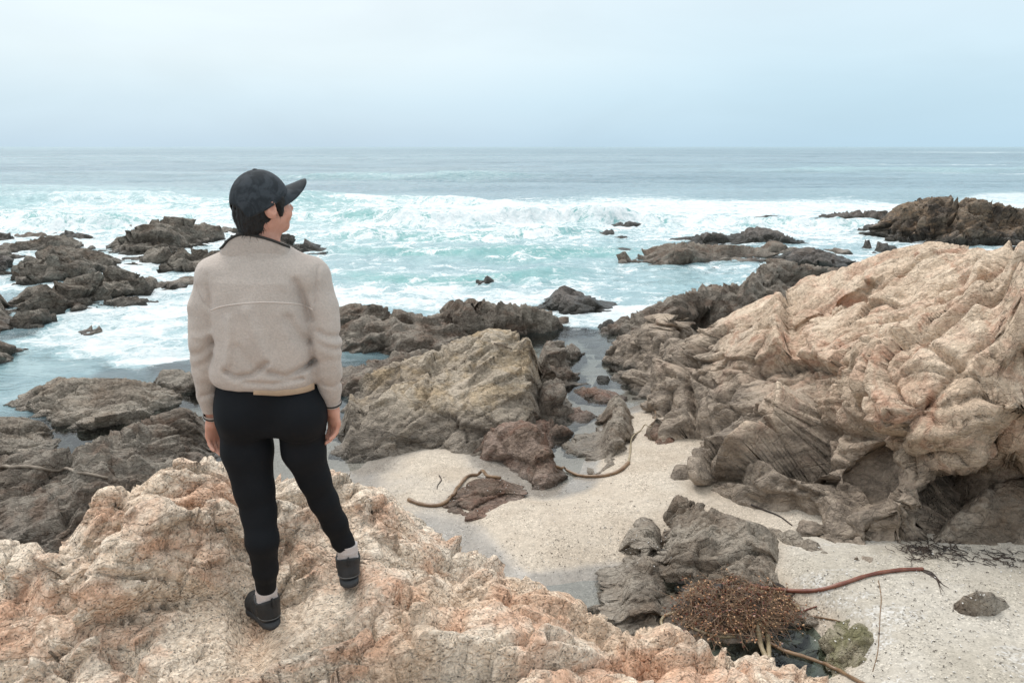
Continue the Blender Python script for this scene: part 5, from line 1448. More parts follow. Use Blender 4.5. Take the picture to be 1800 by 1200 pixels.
FOLDS = [  # pixel path, width, depth (grooves positive)
 ([(396, 654), (415, 663), (445, 658), (472, 636)], .011, .016, YS), ([(476, 655), (500, 664), (530, 652), (544, 644)], .012, .014, YS), ([(430, 672), (480, 675), (525, 670)], .010, .009, YS),
 ([(436, 545), (458, 600), (476, 640)], .022, -.011, YS), ([(515, 500), (528, 540), (538, 566)], .016, .011, YS), ([(505, 560), (520, 592), (536, 610)], .016, .007, YS), ([(404, 560), (406, 600), (402, 636)], .016, -.009, YS), ([(420, 610), (445, 640), (470, 655)], .018, .006, YS),
 ([(558, 470), (555, 505), (554, 530)], .008, .006, YS + .06), ([(368, 482), (372, 510), (376, 530)], .008, .006, YS + .06), ([(345, 505), (358, 528), (372, 540)], .009, .005, YS + .05),
 ([(332, 628), (350, 623), (370, 606)], .014, .009, 2.73), ([(338, 650), (356, 641), (371, 626)], .013, .006, 2.73), ([(340, 590), (356, 594), (370, 584)], .012, -.007, 2.73),
 ([(560, 584), (572, 591), (590, 596)], .012, .010, 2.73), ([(564, 606), (578, 612), (592, 618)], .012, .007, 2.73), ([(560, 640), (580, 634), (592, 636)], .013, .004, 2.74), ([(556, 588), (580, 600), (590, 606)], .010, -.003, 2.73),
 ([(350, 700), (362, 694), (378, 690)], .009, .006, 2.80), ([(566, 676), (584, 682), (602, 674)], .009, .007, 2.77), ([(400, 450), (450, 458), (505, 452)], .012, .006, YS + .04)]


def fold_fn(P):
    out = 0.005 * fbm(P * 6.5, 3, 0.5, 71) + 0.0018 * fbm(P * 22, 2, 0.5, 73)
    for path, wd, dep, Y in FOLDS:
        pts_ = [at(a, b, Y) for a, b in path]
        best = np.full(len(P), 1e9)
        for s, e in zip(pts_[:-1], pts_[1:]):
            e2, s2 = (e - s)[[0, 2]], s[[0, 2]]
            q = P[:, [0, 2]] - s2
            tt = np.clip((q @ e2) / (e2 @ e2), 0, 1)
            best = np.minimum(best, np.linalg.norm(q - tt[:, None] * e2, axis=1))
        out = out + (1.35 if Y < 2.69 else 1.0) * dep * np.exp(-(best / wd) ** 2) * (P[:, 1] < Y + 0.11)
    return out


G.near(fold_fn, 0.035)
V, F = G.mesh()
V = smooth_mesh(V, F, 3, 0.5)
jacket = part('fleece_jacket', V, F, M['fleece'])
jacket['label'] = 'taupe fleece pullover with dark trimmed collar and cuffs'
from mathutils.bvhtree import BVHTree
jbvh = BVHTree.FromPolygons([tuple(v) for v in V], [tuple(int(i) for i in f) for f in F])


def on_jacket(px, py):
    loc, nrm, i, dist_ = jbvh.ray_cast(Vector((0, 0, CAMZ)), Vector(ray(px, py)).normalized())
    return np.array(loc) if loc is not None else at(px, py, 2.7)


def seam(path, r_, mat, n=40, name='seam', parent=jacket):
    v, f = tube([on_jacket(*q) for q in catmull(path, n)], r_, 6)
    o = mesh_obj(name, v, f, mat, None, True, loc=base)
    o.parent = parent
    o.location = (0, 0, 0)
    return o


seam([(370, 546), (388, 539), (420, 534), (465, 531), (510, 533), (532, 536), (550, 544)], .0028, M['seam'])
seam([(557, 468), (555, 505), (553, 545)], .0014, M['fleece'])
seam([(347, 512), (358, 530), (368, 540)], .0014, M['fleece'])
# collar: a loose standing band, trimmed dark
top = [at(391, 434, 2.750), at(404, 420, 2.735), at(424, 412, 2.730), at(450, 415, 2.730), at(477, 422, 2.735), at(500, 431, 2.755), at(508, 434, 2.80), at(498, 432, 2.865), at(455, 432, 2.895), at(410, 434, 2.865), at(389, 437, 2.80)]
bot = [at(392, 450, 2.755), at(404, 452, 2.745), at(424, 454, 2.740), at(450, 454, 2.740), at(477, 454, 2.745), at(502, 452, 2.76), at(510, 452, 2.80), at(498, 452, 2.865), at(455, 452, 2.895), at(408, 452, 2.865), at(390, 452, 2.80)]
n = 60
ct = catmull(top + [top[0], top[1]], n + 6)[:n]; cb = catmull(bot + [bot[0], bot[1]], n + 6)[:n]
Vc = np.vstack([cb, cb * 0.5 + ct * 0.5 + (cb - cb.mean(0)) * 0.03, ct])
inner = Vc + (np.tile(ct.mean(0), (3 * n, 1)) - Vc) * np.array([0.07, 0.07, 0.0])
Va = np.vstack([Vc, inner])
Fc = []
for r_ in range(2):
    for i in range(n):
        k = (i + 1) % n
        a, b, c, e = r_ * n + i, r_ * n + k, (r_ + 1) * n + k, (r_ + 1) * n + i
        Fc.append((a, b, c, e)); Fc.append((a + 3 * n, e + 3 * n, c + 3 * n, b + 3 * n))
collar = part('collar', Va, Fc, M['fleece'], parent=jacket)
v, f = tube(np.vstack([ct, ct[:1]]), .0048, 8)
part('collar_trim', v, f, M['fleece_trim'], parent=jacket)
# cuffs: dark binding and a short band of fleece
for A_, r_, py in ((armL, radL, 725), (armR, radR, 703)):
    e = A_[-1]; dvec = A_[-1] - A_[-2]; dvec /= np.linalg.norm(dvec)
    u1 = np.cross(dvec, [0, 1, 0]); u1 /= np.linalg.norm(u1); u2 = np.cross(dvec, u1)
    ring = lambda off, rr: [e + dvec * off + rr * (math.cos(a) * u1 + math.sin(a) * u2) for a in np.linspace(0, 2 * math.pi, 25)]
    v, f = tube(ring(0.020, 0.0335), .0035, 6, caps=False)
    part('cuff_trim', v, f, M['fleece_trim'], parent=jacket)
    v, f = tube([e + dvec * 0.008, e + dvec * 0.020, e + dvec * 0.030, e + dvec * 0.034], [0.034, 0.0335, 0.031, 0.026], 20, caps=False)
    part('cuff', v, f, M['fleece'], parent=jacket)
# undershirt edge showing under the hem
ush = []
for py, ex in ((666, 0.0), (675, 0.0)):
    for i in range(16):
        a = R(-92 + 78 * i / 15)
        c = at(471, py, 2.82)
        ush.append(c + np.array([0.186 * math.copysign(abs(math.cos(a)) ** 0.8, math.cos(a)), 0.130 * math.copysign(abs(math.sin(a)) ** 0.8, math.sin(a)), -0.006 * (py > 670) * min(1.0, i / 4)]))
ush = np.array(ush); ush = np.vstack([ush, ush + (np.array([at(471, 680, 2.82)[0], 2.82, 0]) - ush) * np.array([.02, .02, 0])])
Fu = [(i, i + 1, 17 + i, 16 + i) for i in range(15)] + [(32 + i, 48 + i, 49 + i, 33 + i) for i in range(15)] + [(16 + i, 17 + i, 49 + i, 48 + i) for i in range(15)]
part('undershirt', ush, Fu, M['undershirt'])
# leggings
G = Grid([-1.2, 2.55, 2.50], [-0.45, 3.15, 3.52], 0.0046)
G.loft([row(655, 386, 554, .116, 2.825), row(685, 381, 561, .122, 2.83), row(715, 379, 568, .118, 2.83), row(740, 382, 570, .110, 2.83), row(755, 390, 566, .095, 2.83)], 0.03, 2.3)
G.chain(legL, rlL, 0.022); G.chain(legR, rlR, 0.022)
G.ell(at(428, 726, 2.785), (.093, .103, .102), k=0.035); G.ell(at(527, 726, 2.785), (.091, .103, .102), k=0.035)
for A_, r_ in ((legL, rlL), (legR, rlR)):
    e = A_[-1]; dv = A_[-1] - A_[-2]; dv /= np.linalg.norm(dv)
    sl, P = G.sub(e - 0.09, e + 0.09)
    G.d[sl] = np.maximum(G.d[sl], ((P - e) @ dv.astype(np.float32)) - 0.004)
G.near(lambda P: 0.0016 * fbm(P * np.array([7, 7, 16], np.float32), 3, 0.5, 81) * np.exp(-((P[:, 2] - at(456, 900, 2.83)[2]) / 0.16) ** 2) + 0.0012 * fbm(P * 9, 2, 0.5, 83), 0.02)
V, F = G.mesh()
V = smooth_mesh(V, F, 3, 0.5)
part('leggings', V, F, M['leggings'])

# socks and shoes
for hl, dr, ank, zg in ((heelL, dirL, legL[-1], zL), (heelR, dirR, legR[-1], zR)):
    v_ = np.array([dr[1], -dr[0], 0]); up = np.array([0, 0, 1.0])
    S = lambda u, v, w: hl + dr * u + v_ * v + up * w
    a0 = S(0.056, 0.0, 0.060); a1 = ank + np.array([0, 0, 0.018])
    path = [a0 + (a1 - a0) * q for q in np.linspace(0, 1, 22)]
    rr = [min(0.0415, 0.033 + 0.0009 * i) + 0.0011 * math.sin(i * 2.1) + 0.0010 * math.sin(i * 0.9) for i in range(22)]
    v, f = tube(path, rr, 24)
    part('sock', v, f, M['sock'])
    G = Grid(hl - 0.34, hl + 0.34, 0.0042)
    G.lo[2] = zg - 0.02; G.n[2] = int(0.21 / 0.0042); G.d = np.full(G.n, 0.2, np.float32)
    pts_ = [S(0.046, 0, .050), S(0.11, 0, .052), S(0.165, 0.002, .044), S(0.205, 0.002, .038), S(0.232, 0.0, .034)]
    G.chain(pts_, [.038, .040, .041, .038, .030], 0.02)
    G.capsule(S(0.165, 0.018, .035), S(0.215, 0.014, .032), .028, .024, 0.015)
    G.capsule(S(0.165, -0.016, .035), S(0.215, -0.014, .032), .028, .024, 0.015)
    G.capsule(S(0.048, 0, .055), S(0.058, 0, .115), .044, .0515, 0.012)
    G.capsule(S(0.078, 0, .105), S(0.120, 0, .074), .036, .034, 0.015)
    sl = (slice(None),) * 3
    _, P = G.sub(G.lo, G.lo + G.h * (G.n - 1))
    cut = (P[..., 2] - zg) - (0.108 + 0.5 * np.abs(((P - hl) @ dr.astype(np.float32)) - 0.05))
    G.d = np.maximum(G.d, cut.astype(np.float32))
    G.d = np.maximum(G.d, (zg + 0.016 - P[..., 2]).astype(np.float32))
    G.near(lambda Q: 0.0022 * fbm(Q * 30, 2, 0.5, 85), 0.02)
    V, F = G.mesh()
    shoe = part('shoe', smooth_mesh(V, F, 2, 0.4), F, M['shoe'])
    # sole with a rolled edge and cleats
    us = np.array([-.006, .0, .02, .05, .09, .13, .17, .21, .24, .262, .270]); wd = np.array([.006, .022, .035, .0385, .037, .040, .0485, .046, .036, .018, .004])
    uu = np.linspace(-.006, .27, 34); ww = np.interp(uu, us, wd)
    ol = [(u, w) for u, w in zip(uu, ww)] + [(u, -w) for u, w in zip(uu[::-1], ww[::-1])]
    nO = len(ol); Vs = []; Fz = []
    for lv, (hgt, gr) in enumerate(((0.0, .94), (0.008, 1.02), (0.020, 1.03), (0.029, .98), (0.031, .6))):
        for i, (u, w) in enumerate(ol):
            toe = max(0.0, (u - 0.19) / 0.08) ** 2 * 0.010
            lug = 0.0045 * ((i % 4) < 2) if lv == 0 else 0
            Vs.append(S(0.13 + (u - 0.13) * gr, w * gr, hgt + toe + lug))
    for lv in range(4):
        for i in range(nO):
            k = (i + 1) % nO
            Fz.append((lv * nO + i, lv * nO + k, (lv + 1) * nO + k, (lv + 1) * nO + i))
    Fz.append(tuple(range(nO - 1, -1, -1))); Fz.append(tuple(4 * nO + i for i in range(nO)))
    part('sole', np.array(Vs), Fz, M['sole'], parent=shoe)
    sbv = BVHTree.FromPolygons([tuple(x) for x in V], [tuple(int(i) for i in q) for q in F])

    def onto(p_, cen):
        loc, *_ = sbv.ray_cast(Vector(p_), (Vector(cen) - Vector(p_)).normalized())
        return np.array(loc) if loc is not None else p_
    ctr_ = S(0.07, 0, 0.045)
    band = [onto(S(0.07 + 0.11 * math.cos(a), 0.10 * math.sin(a), 0.045), ctr_) for a in np.linspace(R(100), R(260), 26)]
    v, f = tube(band, .0016, 6); part('stitch_line', v, f, M['stitch'], parent=shoe)
    for u in (0.105, 0.122, 0.139, 0.156):
        lp = [onto(S(u + 0.004 * s_, 0.036 * s_, 0.13), S(u, 0, 0.045)) for s_ in np.linspace(-0.8, 0.8, 9)]
        v, f = tube(np.array(lp) + up * 0.001, .0026, 6); part('lace', v, f, M['lace'], parent=shoe)
    tb = [S(0.008, 0, 0.095), S(0.002, 0, 0.112), S(0.005, 0, 0.134), S(0.014, 0, 0.128)]
    v, f = tube(catmull(tb, 10), .0035, 6); part('pull_tab', v, f, M['shoe'], parent=shoe)

# hair under the cap: a cropped mass with loose strands at the nape and temple
G = Grid(hc - 0.16, hc + 0.16, 0.0035)
G.ell(hp(0, -.010, -.004), (.0775, .089, .094), HA, 0)
G.ell(hp(0, -.055, -.050), (.058, .048, .058), HA, 0.02)
G.ell(hp(0, -.050, -.085), (.046, .036, .030), HA, 0.02)
_, P = G.sub(G.lo, G.lo + G.h * (G.n - 1))
q = (P - hc.astype(np.float32)) @ HA.T.astype(np.float32)
lim = np.where(np.abs(q[..., 0]) > 0.04, 0.020 - 0.9 * np.maximum(0, -0.030 - q[..., 2]), 0.045)
G.d = np.maximum(G.d, (q[..., 1] - lim).astype(np.float32))
for s in (-1, 1):
    e_ = (q - np.array([s * .082, -.004, -.026], np.float32)) / np.array([.03, .022, .034], np.float32)
    G.d = np.maximum(G.d, ((1 - np.linalg.norm(e_, axis=-1)) * 0.022).astype(np.float32))
for s in (-1, 1):
    G.capsule(hp(s * .066, .036, .005), hp(s * .070, .030, -.048), .017, .008, 0.006)
G.near(lambda Q: 0.006 * fbm(Q * np.array([70, 70, 25], np.float32), 3, 0.6, 87), 0.02)
V, F = G.mesh()
hair = part('hair', smooth_mesh(V, F, 1, 0.3), F, M['hair'])
rng = np.random.default_rng(5)
Vh, Fh = [], []
nrm_f = F
for i in rng.choice(len(V), 900, replace=False):
    b = V[i]; ql = HA @ (b - hc)
    if ql[2] > -0.015:
        continue
    outw = b - hp(0, -.02, ql[2]); outw /= np.linalg.norm(outw) + 1e-6
    dn_ = -hu * 0.85 + outw * 0.25 + rng.normal(0, .25, 3)
    dn_ /= np.linalg.norm(dn_)
    sd_ = np.cross(dn_, outw); sd_ /= np.linalg.norm(sd_) + 1e-6
    L_ = rng.uniform(.012, .026); k = len(Vh)
    Vh += [b - sd_ * .0012, b + sd_ * .0012, b + dn_ * L_]
    Fh.append((k, k + 1, k + 2))
strands = part('hair_strands', np.array(Vh), Fh, M['hair'], parent=hair)
strands['kind'] = 'stuff'
for s in (-1, 1):
    v, f = tube([hp(s * .031, .078, -.018), hp(s * .031, .0835, -.018), hp(s * .031, .0875, -.018), hp(s * .031, .0890, -.018)], [.011, .0105, .007, .001], 12)
    part('eye', v, f, M['eye'])
    v, f = tube([hp(s * .016, .093, .004), hp(s * .030, .093, .008), hp(s * .044, .084, .004)], [.003, .0036, .002], 6)
    part('eyebrow', v, f, M['hair'])

# cap
nph, nth = 72, 18
rim = lambda ph: 0.040 * math.cos(ph) - 0.010 + (0.056 * max(0.0, 1 - ((abs(ph) - math.pi) / R(34)) ** 2) ** 0.5 if abs(abs(ph) - math.pi) < R(34) else 0)
capc = (0.0, -0.004, 0.000); cr = (.0845, .101, .106)
Vk = []
for j in range(nth + 1):
    for i in range(nph):
        ph = -math.pi + 2 * math.pi * i / nph
        w0 = rim(ph)
        th_end = math.acos(max(-1, min(1, (w0 - capc[2]) / cr[2])))
        th = th_end * (j / nth) ** 0.9
        bulge = 1.0 - 0.012 * math.cos(6 * ph) ** 8 * math.sin(th)
        st_ = math.sin(min(th, math.pi / 2)) if th < math.pi / 2 else 1 - 0.10 * (1 - math.sin(th)) * 6
        Vk.append(hp(capc[0] + cr[0] * st_ * math.sin(ph) * bulge, capc[1] + cr[1] * st_ * math.cos(ph) * bulge, capc[2] + cr[2] * math.cos(th)))
Fk = []
for j in range(nth):
    for i in range(nph):
        k = (i + 1) % nph
        Fk.append((j * nph + i, (j + 1) * nph + i, (j + 1) * nph + k, j * nph + k))
cap = part('cap', np.array(Vk), Fk, M['cap'])
cap['label'] = 'dark mottled baseball cap with brim pointing right'
sm = cap.modifiers.new('thickness', 'SOLIDIFY'); sm.thickness = 0.003; sm.offset = -1
for q_ in range(6):
    ph = -math.pi + 2 * math.pi * (q_ * 12) / nph
    v, f = tube([Vk[j * nph + q_ * 12] for j in range(1, nth + 1)], .0016, 5)
    part('cap_seam', v, f, M['cap'], parent=cap)
edge = [Vk[nth * nph + i] for i in range(nph)] + [Vk[nth * nph]]
v, f = tube(edge, .0026, 6, caps=False); part('cap_binding', v, f, M['fleece_trim'], parent=cap)
v, f = tube([hp(0, capc[1], capc[2] + cr[2] + .001), hp(0, capc[1], capc[2] + cr[2] + .005), hp(0, capc[1], capc[2] + cr[2] + .0065)], [.008, .007, .002], 12)
part('cap_button', v, f, M['cap'], parent=cap)
# strap across the back opening
Vb, Fb = [], []
for i, ph in enumerate(np.linspace(math.pi - R(38), math.pi + R(38), 20)):
    for w0, rr in ((-.052, .93), (-.036, .96), (-.036, .975), (-.052, .945)):
        Vb.append(hp(cr[0] * rr * math.sin(ph), capc[1] + cr[1] * rr * math.cos(ph), w0))
for i in range(19):
    for c_ in range(4):
        a, b = i * 4 + c_, i * 4 + (c_ + 1) % 4
        Fb.append((a, b, b + 4, a + 4))
part('cap_strap', np.array(Vb), Fb, M['fleece_trim'], parent=cap)
# brim
Vb, Fb = [], []
nb_, mb = 28, 10
for s_, off in ((0, .0), (1, -.004)):
    for i in range(nb_):
        a = -R(66) + 2 * R(66) * i / (nb_ - 1)
        w0 = rim(a)
        ext = 0.086 * max(0.0, math.cos(a / R(66) * math.pi / 2)) ** 0.42
        for j in range(mb):
            q_ = j / (mb - 1)
            x_ = cr[0] * math.sin(a) * 0.985; y_ = capc[1] + cr[1] * math.cos(a) * 0.97 + ext * q_
            Vb.append(hp(x_ * (1 - 0.03 * q_), y_, w0 + 0.005 + off + 0.018 * q_ * ext / 0.078 - 5.5 * x_ * x_ * q_ ** 0.7))
for s_ in (0, 1):
    o_ = s_ * nb_ * mb
    for i in range(nb_ - 1):
        for j in range(mb - 1):
            f4 = (o_ + i * mb + j, o_ + (i + 1) * mb + j, o_ + (i + 1) * mb + j + 1, o_ + i * mb + j + 1)
            Fb.append(f4 if s_ == 0 else f4[::-1])
o_ = nb_ * mb
for i in range(nb_ - 1):
    Fb.append((i * mb + mb - 1, (i + 1) * mb + mb - 1, o_ + (i + 1) * mb + mb - 1, o_ + i * mb + mb - 1))
part('cap_brim', np.array(Vb), Fb, M['cap'], parent=cap)

# ------------------------------------------------------------------ kelp and beach wrack
bpy.context.view_layer.update()
deps = bpy.context.evaluated_depsgraph_get()
person_names = {'person'}


def kelp_mat(name, c1, c2, rough=0.35):
    m, t = material(name)
    p = t.pos()
    c = t.mix(t.sstep(t.noise(p, 6, 5, 0.6), 0.35, 0.65), c1, c2)
    c = t.mix(0.5, c, t.ramp(t.noise(p, 60, 4, 0.6), [(0.3, 0.6), (0.7, 1.3)]), 'MULTIPLY')
    t.out(t.bsdf(c, rough, t.bump(t.noise(p, 90, 4, 0.6), 0.3, 0.004), 0.5))
    return m


M['kelp_red'] = kelp_mat('red_brown_kelp', (0.14, 0.042, 0.028), (0.22, 0.085, 0.052))
M['kelp_brown'] = kelp_mat('brown_kelp', (0.13, 0.075, 0.04), (0.24, 0.15, 0.085))
M['kelp_olive'] = kelp_mat('olive_kelp', (0.28, 0.22, 0.13), (0.36, 0.29, 0.19))
M['kelp_black'] = kelp_mat('dried_black_weed', (0.018, 0.014, 0.012), (0.05, 0.03, 0.02), 0.6)
M['drift'] = kelp_mat('dry_driftwood', (0.20, 0.16, 0.125), (0.30, 0.25, 0.20), 0.8)


def lay(px, n, rad, lift=0.0, zhint=None):
    """a smooth path over whatever surface shows at the given pixels"""
    P = []
    for c in catmull(px, n):
        s = shoot(c[0], c[1], 5.0)
        P.append(s + np.array([0, 0, rad + lift]))
    P = np.array(P)
    # bridge over gaps the way a stiff stalk does
    for _ in range(6):
        z_ = P[:, 2].copy()
        z_[1:-1] = np.maximum(P[1:-1, 2], 0.5 * (P[:-2, 2] + P[2:, 2]) - 0.004)
        P[:, 2] = z_
    for _ in range(2):
        P[1:-1] = 0.5 * P[1:-1] + 0.25 * (P[:-2] + P[2:])
    return P


def stalk(name, label, px, r0, r1, mat, n=70, cat='kelp', group=None, holdfast=None, bulb=None, frond=None, wob=True):
    P = lay(px, n, max(r0, r1) * 0.8)
    t_ = np.linspace(0, 1, n)
    rr = r0 + (r1 - r0) * t_
    if wob:
        rr = rr * (1 + 0.07 * np.sin(t_ * 60) + 0.05 * np.sin(t_ * 23 + 1))
    root = bpy.data.objects.new(name, None); COL.objects.link(root)
    root.location = P[0]
    v, f = tube(P, rr, 9)
    mesh_obj('stalk', v, f, mat, root, loc=P[0])
    tag(root, label, cat, group or {'kelp_stalk': 'kelp stalks washed up on the beach', 'weed_strand': 'strands of weed on the sand', 'driftwood_stick': 'dry sticks on the rocks'}[name])
    if bulb:
        e = P[-1]; dv = P[-1] - P[-3]; dv /= np.linalg.norm(dv)
        v, f = tube([e, e + dv * bulb * 0.8, e + dv * bulb * 2, e + dv * bulb * 3, e + dv * bulb * 3.4], [r1, bulb * 0.9, bulb * 1.15, bulb * 0.7, bulb * 0.1], 12)
        v[:, 2] += max(0, bulb - r1)
        mesh_obj('bulb', v, f, mat, root, loc=P[0])
    if frond is not None:
        rg = np.random.default_rng(len(px) + int(px[0][0]))
        for pth in frond:
            Q = lay(pth, 14, 0.006)
            v, f = tube(Q, np.linspace(0.007, 0.0015, 14), 5)
            mesh_obj('frond', v, f, M['kelp_black'], root, loc=P[0])
    return root


stalk('kelp_stalk', 'long red kelp stalk curving across white sand with frayed dark end', [(1318, 1032), (1350, 1037), (1400, 1041), (1440, 1039), (1480, 1028), (1530, 1012), (1580, 1004), (1622, 1002)], 0.020, 0.017, M['kelp_red'], 90,
      frond=[[(1620, 1002), (1636, 1010), (1648, 1022), (1654, 1044)], [(1622, 1004), (1640, 1014), (1655, 1026), (1668, 1034)], [(1620, 1003), (1644, 1012), (1652, 1030), (1658, 1040)], [(1622, 1002), (1638, 1006), (1650, 1020), (1660, 1030)]])
stalk('kelp_stalk', 'brown kelp stalk draped over the low broken rock on the sand', [(718, 880), (740, 888), (770, 890), (792, 878), (806, 858), (824, 838), (850, 838), (880, 842)], 0.024, 0.019, M['kelp_brown'], 70)
stalk('kelp_stalk', 'kelp stalk bending in a hook around the narrow rock rib', [(978, 822), (995, 828), (1020, 838), (1060, 838), (1088, 830), (1105, 815)], 0.016, 0.026, M['kelp_brown'], 60)
stalk('kelp_stalk', 'thin pale kelp stalk standing up the sand right of the rib', [(1104, 818), (1108, 795), (1110, 772), (1122, 760), (1145, 750)], 0.014, 0.007, M['kelp_olive'], 40)
stalk('kelp_stalk', 'long brown kelp stalk crossing the dark pool below the heap', [(1350, 1130), (1380, 1146), (1420, 1158), (1465, 1176), (1510, 1200), (1560, 1226)], 0.017, 0.015, M['kelp_brown'], 60)
stalk('kelp_stalk', 'olive kelp stalk hanging straight down from the heap', [(1330, 1100), (1334, 1118), (1338, 1140), (1350, 1165)], 0.024, 0.020, M['kelp_olive'], 30)
stalk('kelp_stalk', 'paler olive kelp stalk looping beside the hanging one', [(1332, 1096), (1344, 1108), (1350, 1128), (1352, 1160)], 0.020, 0.020, M['kelp_olive'], 30)
stalk('kelp_stalk', 'short pale kelp stalk poking out right of the heap', [(1318, 1040), (1345, 1048), (1380, 1054), (1398, 1064), (1404, 1074)], 0.010, 0.014, M['kelp_olive'], 36)
stalk('kelp_stalk', 'curled kelp stalk end left of the heap', [(1190, 1078), (1172, 1082), (1162, 1092), (1164, 1102)], 0.014, 0.016, M['kelp_olive'], 26)
stalk('kelp_stalk', 'red brown stalk across the lower left of the heap', [(1216, 1098), (1240, 1102), (1262, 1108), (1290, 1112)], 0.014, 0.012, M['kelp_red'], 30)
stalk('kelp_stalk', 'grey olive stalk under the lower left of the heap', [(1220, 1106), (1240, 1114), (1264, 1120), (1292, 1120)], 0.013, 0.012, M['kelp_olive'], 30)
stalk('driftwood_stick', 'long dry grey stick lying on the left rock platform', [(2, 824), (50, 822), (100, 830), (150, 834), (190, 842)], 0.022, 0.014, M['drift'], 50, cat='driftwood')
stalk('driftwood_stick', 'short pale stick on top of the big tan boulder', [(868, 604), (884, 608), (900, 614)], 0.014, 0.010, M['drift'], 16, cat='driftwood')
stalk('weed_strand', 'dark weed strand along the sand at the granite foot', [(1320, 888), (1345, 898), (1370, 908), (1392, 924)], 0.012, 0.006, M['kelp_black'], 40, cat='seaweed')
stalk('weed_strand', 'short dark twig of weed on sand below the tan boulder', [(772, 836), (776, 844), (770, 852), (768, 860)], 0.008, 0.004, M['kelp_black'], 20, cat='seaweed')
stalk('weed_strand', 'short red weed stem at the edge of the pool', [(1412, 1074), (1424, 1070), (1436, 1066)], 0.008, 0.006, M['kelp_red'], 14, cat='seaweed')
stalk('weed_strand', 'flat brown weed blade on sand by the pool', [(1432, 1085), (1452, 1088), (1476, 1093)], 0.010, 0.006, M['kelp_brown'], 16, cat='seaweed')
stalk('weed_strand', 'long thread of weed stretched down the white sand', [(1544, 1020), (1549, 1050), (1547, 1080), (1545, 1120), (1542, 1150), (1534, 1180)], 0.0035, 0.0035, M['kelp_brown'], 50, cat='seaweed')
stalk('weed_strand', 'thin root like weed under the granite by the channel', [(1145, 748), (1152, 738), (1150, 722), (1140, 712)], 0.008, 0.005, M['kelp_brown'], 20, cat='seaweed')

# the kelp heap: tangled stems with little pale floats, too many to count
hv, hf_, fv, ff, bv, bf = [], [], [], [], [], []
rg = np.random.default_rng(11)


def heap_z(px, py):
    wv_ = 1 + 0.22 * math.sin(px * 0.06 + 1) + 0.15 * math.sin(px * 0.13 + py * 0.09)
    u = ((px - 1292) / 112.0); v = ((py - 1068) / (48.0 * wv_))
    return max(0.0, 1 - (abs(u) ** 2.2 + abs(v) ** 2.2)) ** 0.5


count = 0
hp_c = shoot(1290, 1075, 5.0)
for i in range(2600):
    a = rg.uniform(0, 2 * math.pi); rr_ = math.sqrt(rg.uniform(0, 1))
    ed = 1 + 0.16 * math.sin(3 * a + 1) + 0.10 * math.sin(7 * a) + 0.08 * rg.normal()
    px0 = 1292 + 104 * rr_ * ed * math.cos(a); py0 = 1068 + 46 * rr_ * ed * math.sin(a)
    s0 = shoot(px0, py0, 5.0)
    top_ = 0.07 * heap_z(px0, py0)
    z0 = s0[2] + rg.uniform(0.2, 1.0) * top_
    th = rg.uniform(0, 6.283); L_ = rg.uniform(0.03, 0.11) if i % 5 else rg.uniform(0.14, 0.36)
    dirv = np.array([math.cos(th), math.sin(th), rg.normal(0.05, .3)])
    bend = np.array([-dirv[1], dirv[0], 0]) * rg.normal(0, .5)
    p0 = np.array([s0[0], s0[1], z0])
    pts_ = [p0 + dirv * L_ * q_ + bend * L_ * q_ * q_ + np.array([0, 0, -0.25 * L_ * q_ * q_ + 0.01 * math.sin(q_ * 9 + i)]) for q_ in (0, .25, .5, .75, 1)]
    v, f = tube(pts_, np.linspace(.0030, .0016, 5), 4, caps=False)
    k = len(hv); hv += list(v); hf_ += [tuple(j + k for j in q_) for q_ in f]
    # little flat blades along the stem
    for q_ in range(1):
        b = pts_[rg.integers(1, 5)]; d1 = rg.normal(0, 1, 3); d1 /= np.linalg.norm(d1); d2 = np.cross(d1, rg.normal(0, 1, 3)); d2 /= np.linalg.norm(d2)
        ln = rg.uniform(.015, .040); k = len(fv)
        fv += [b, b + d1 * ln * .5 + d2 * ln * .22, b + d1 * ln, b + d1 * ln * .5 - d2 * ln * .22]
        ff.append((k, k + 1, k + 2, k + 3))
    if i % 5 < 2:
        b = pts_[rg.integers(1, 5)] + np.array([0, 0, .006]); r0 = rg.uniform(.0045, .0085)
        d1 = rg.normal(0, 1, 3); d1[2] = abs(d1[2]); d1 /= np.linalg.norm(d1)
        v, f = tube([b - d1 * r0 * 1.5, b - d1 * r0 * .5, b + d1 * r0 * .6, b + d1 * r0 * 1.7], [r0 * .25, r0, r0 * .95, r0 * .1], 6)
        k = len(bv); bv += list(v); bf += [tuple(j + k for j in q_) for q_ in f]
heap = bpy.data.objects.new('kelp_heap', None); COL.objects.link(heap); heap.location = hp_c
tag(heap, 'heap of tangled red brown kelp with pale floats on wet rock', 'kelp')
M['float'] = kelp_mat('pale_kelp_float', (0.30, 0.12, 0.05), (0.60, 0.38, 0.22), 0.25)
for nm, v, f, mt in (('stems', hv, hf_, 'kelp_brown'), ('blades', fv, ff, 'kelp_red'), ('floats', bv, bf, 'float')):
    o = mesh_obj(nm, np.array(v), f, M[mt], heap, loc=hp_c); o['kind'] = 'stuff'
# core of the heap so that no rock shows through
cv = []
for j in range(14):
    for i in range(22):
        px0 = 1186 + 212 * i / 21; py0 = 1020 + 96 * j / 13
        s0 = shoot(px0, py0, 5.0); cv.append(s0 + np.array([0, 0, 0.055 * heap_z(px0, py0) - 0.02 + rg.normal(0, .012)]))
cf = [(j * 22 + i, j * 22 + i + 1, (j + 1) * 22 + i + 1, (j + 1) * 22 + i) for j in range(13) for i in range(21)]
o = mesh_obj('matted_core', np.array(cv), cf, M['kelp_black'], heap, loc=hp_c)

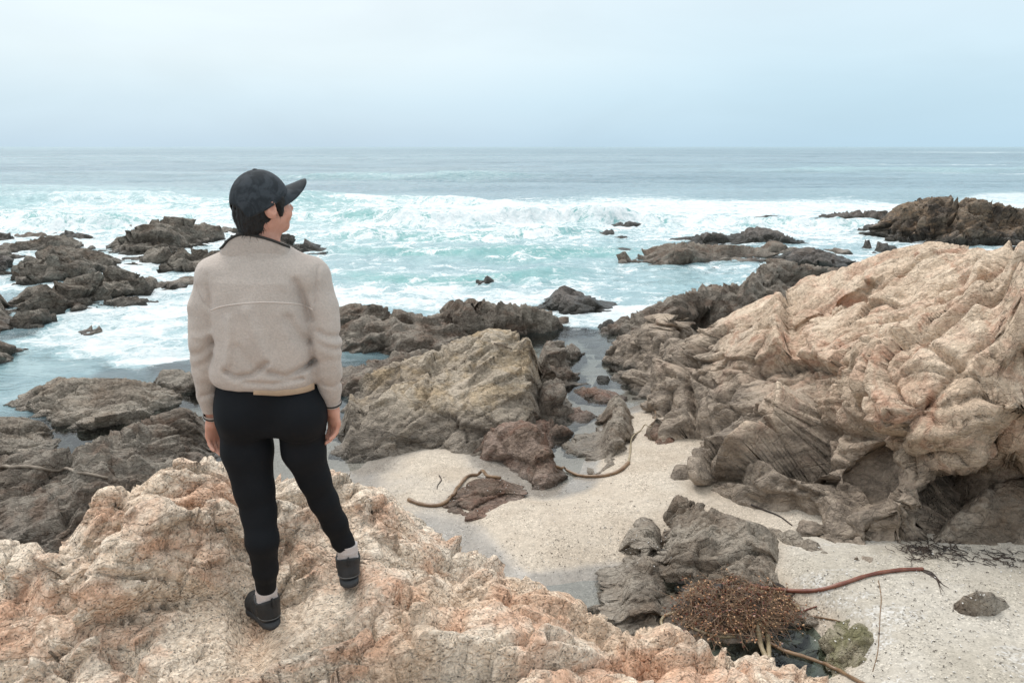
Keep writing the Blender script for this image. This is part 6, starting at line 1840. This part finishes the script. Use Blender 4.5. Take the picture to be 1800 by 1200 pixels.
# black dried weed at the tide line under the overhang, scattered grit, shells and scraps
def scraps(name, label, spots, mat, cat):
    V_, F_ = [], []
    for (px, py, ln, wd, hgt) in spots:
        s = shoot(px, py, 5.0)
        a = rg.uniform(0, 2 * math.pi); n_ = 5
        cur = [s + np.array([math.cos(a + .5 * math.sin(q_ * 3)) * ln * q_, math.sin(a + .5 * math.sin(q_ * 3)) * ln * q_, hgt + 0.004 + rg.uniform(0, .01)]) for q_ in np.linspace(0, 1, n_)]
        v, f = tube(cur, np.linspace(wd, wd * .4, n_), 4)
        k = len(V_); V_ += list(v); F_ += [tuple(j + k for j in q_) for q_ in f]
    o = mesh_obj(name, np.array(V_), F_, mat)
    tag(o, label, cat, kind='stuff')


sp1 = [(rg.normal(1630, 28), rg.normal(968, 9), rg.uniform(.05, .18), rg.uniform(.003, .007), rg.uniform(0, .015)) for _ in range(120)]
sp1 += [(rg.normal(1735, 30), rg.normal(980, 7), rg.uniform(.04, .14), rg.uniform(.003, .006), 0) for _ in range(60)]
sp1 += [(rg.normal(1790, 14), rg.normal(990, 6), rg.uniform(.03, .08), rg.uniform(.003, .006), 0) for _ in range(20)]
scraps('dried_weed', 'black dried weed strewn along the sand under the overhang', sp1, M['kelp_black'], 'seaweed')
sp2 = []
for _ in range(300):
    z_ = rg.integers(0, 4)
    if z_ == 0: px, py = rg.uniform(680, 1180), rg.uniform(830, 1010)
    elif z_ == 1: px, py = rg.uniform(900, 1200), rg.uniform(880, 980)
    else: px, py = rg.uniform(1430, 1795), rg.uniform(1000, 1195)
    sp2.append((px, py, rg.uniform(.006, .028), rg.uniform(.002, .005), 0))
scraps('beach_scraps', 'small dark scraps of weed and shell scattered over the sand', sp2, M['kelp_black'], 'beach litter')
m, t = material('white_shell'); t.out(t.bsdf(t.mix(t.noise(t.pos(), 5, 2), (0.55, 0.52, 0.48), (0.8, 0.78, 0.75)), 0.5)); M['shell'] = m
sp3 = [(rg.uniform(1420, 1795), rg.uniform(960, 1195), rg.uniform(.008, .02), rg.uniform(.004, .008), 0) for _ in range(170)] + [(rg.uniform(700, 1180), rg.uniform(830, 1000), rg.uniform(.006, .015), rg.uniform(.003, .006), 0) for _ in range(200)]
scraps('shell_bits', 'white shell fragments scattered over the sand', sp3, M['shell'], 'shells')
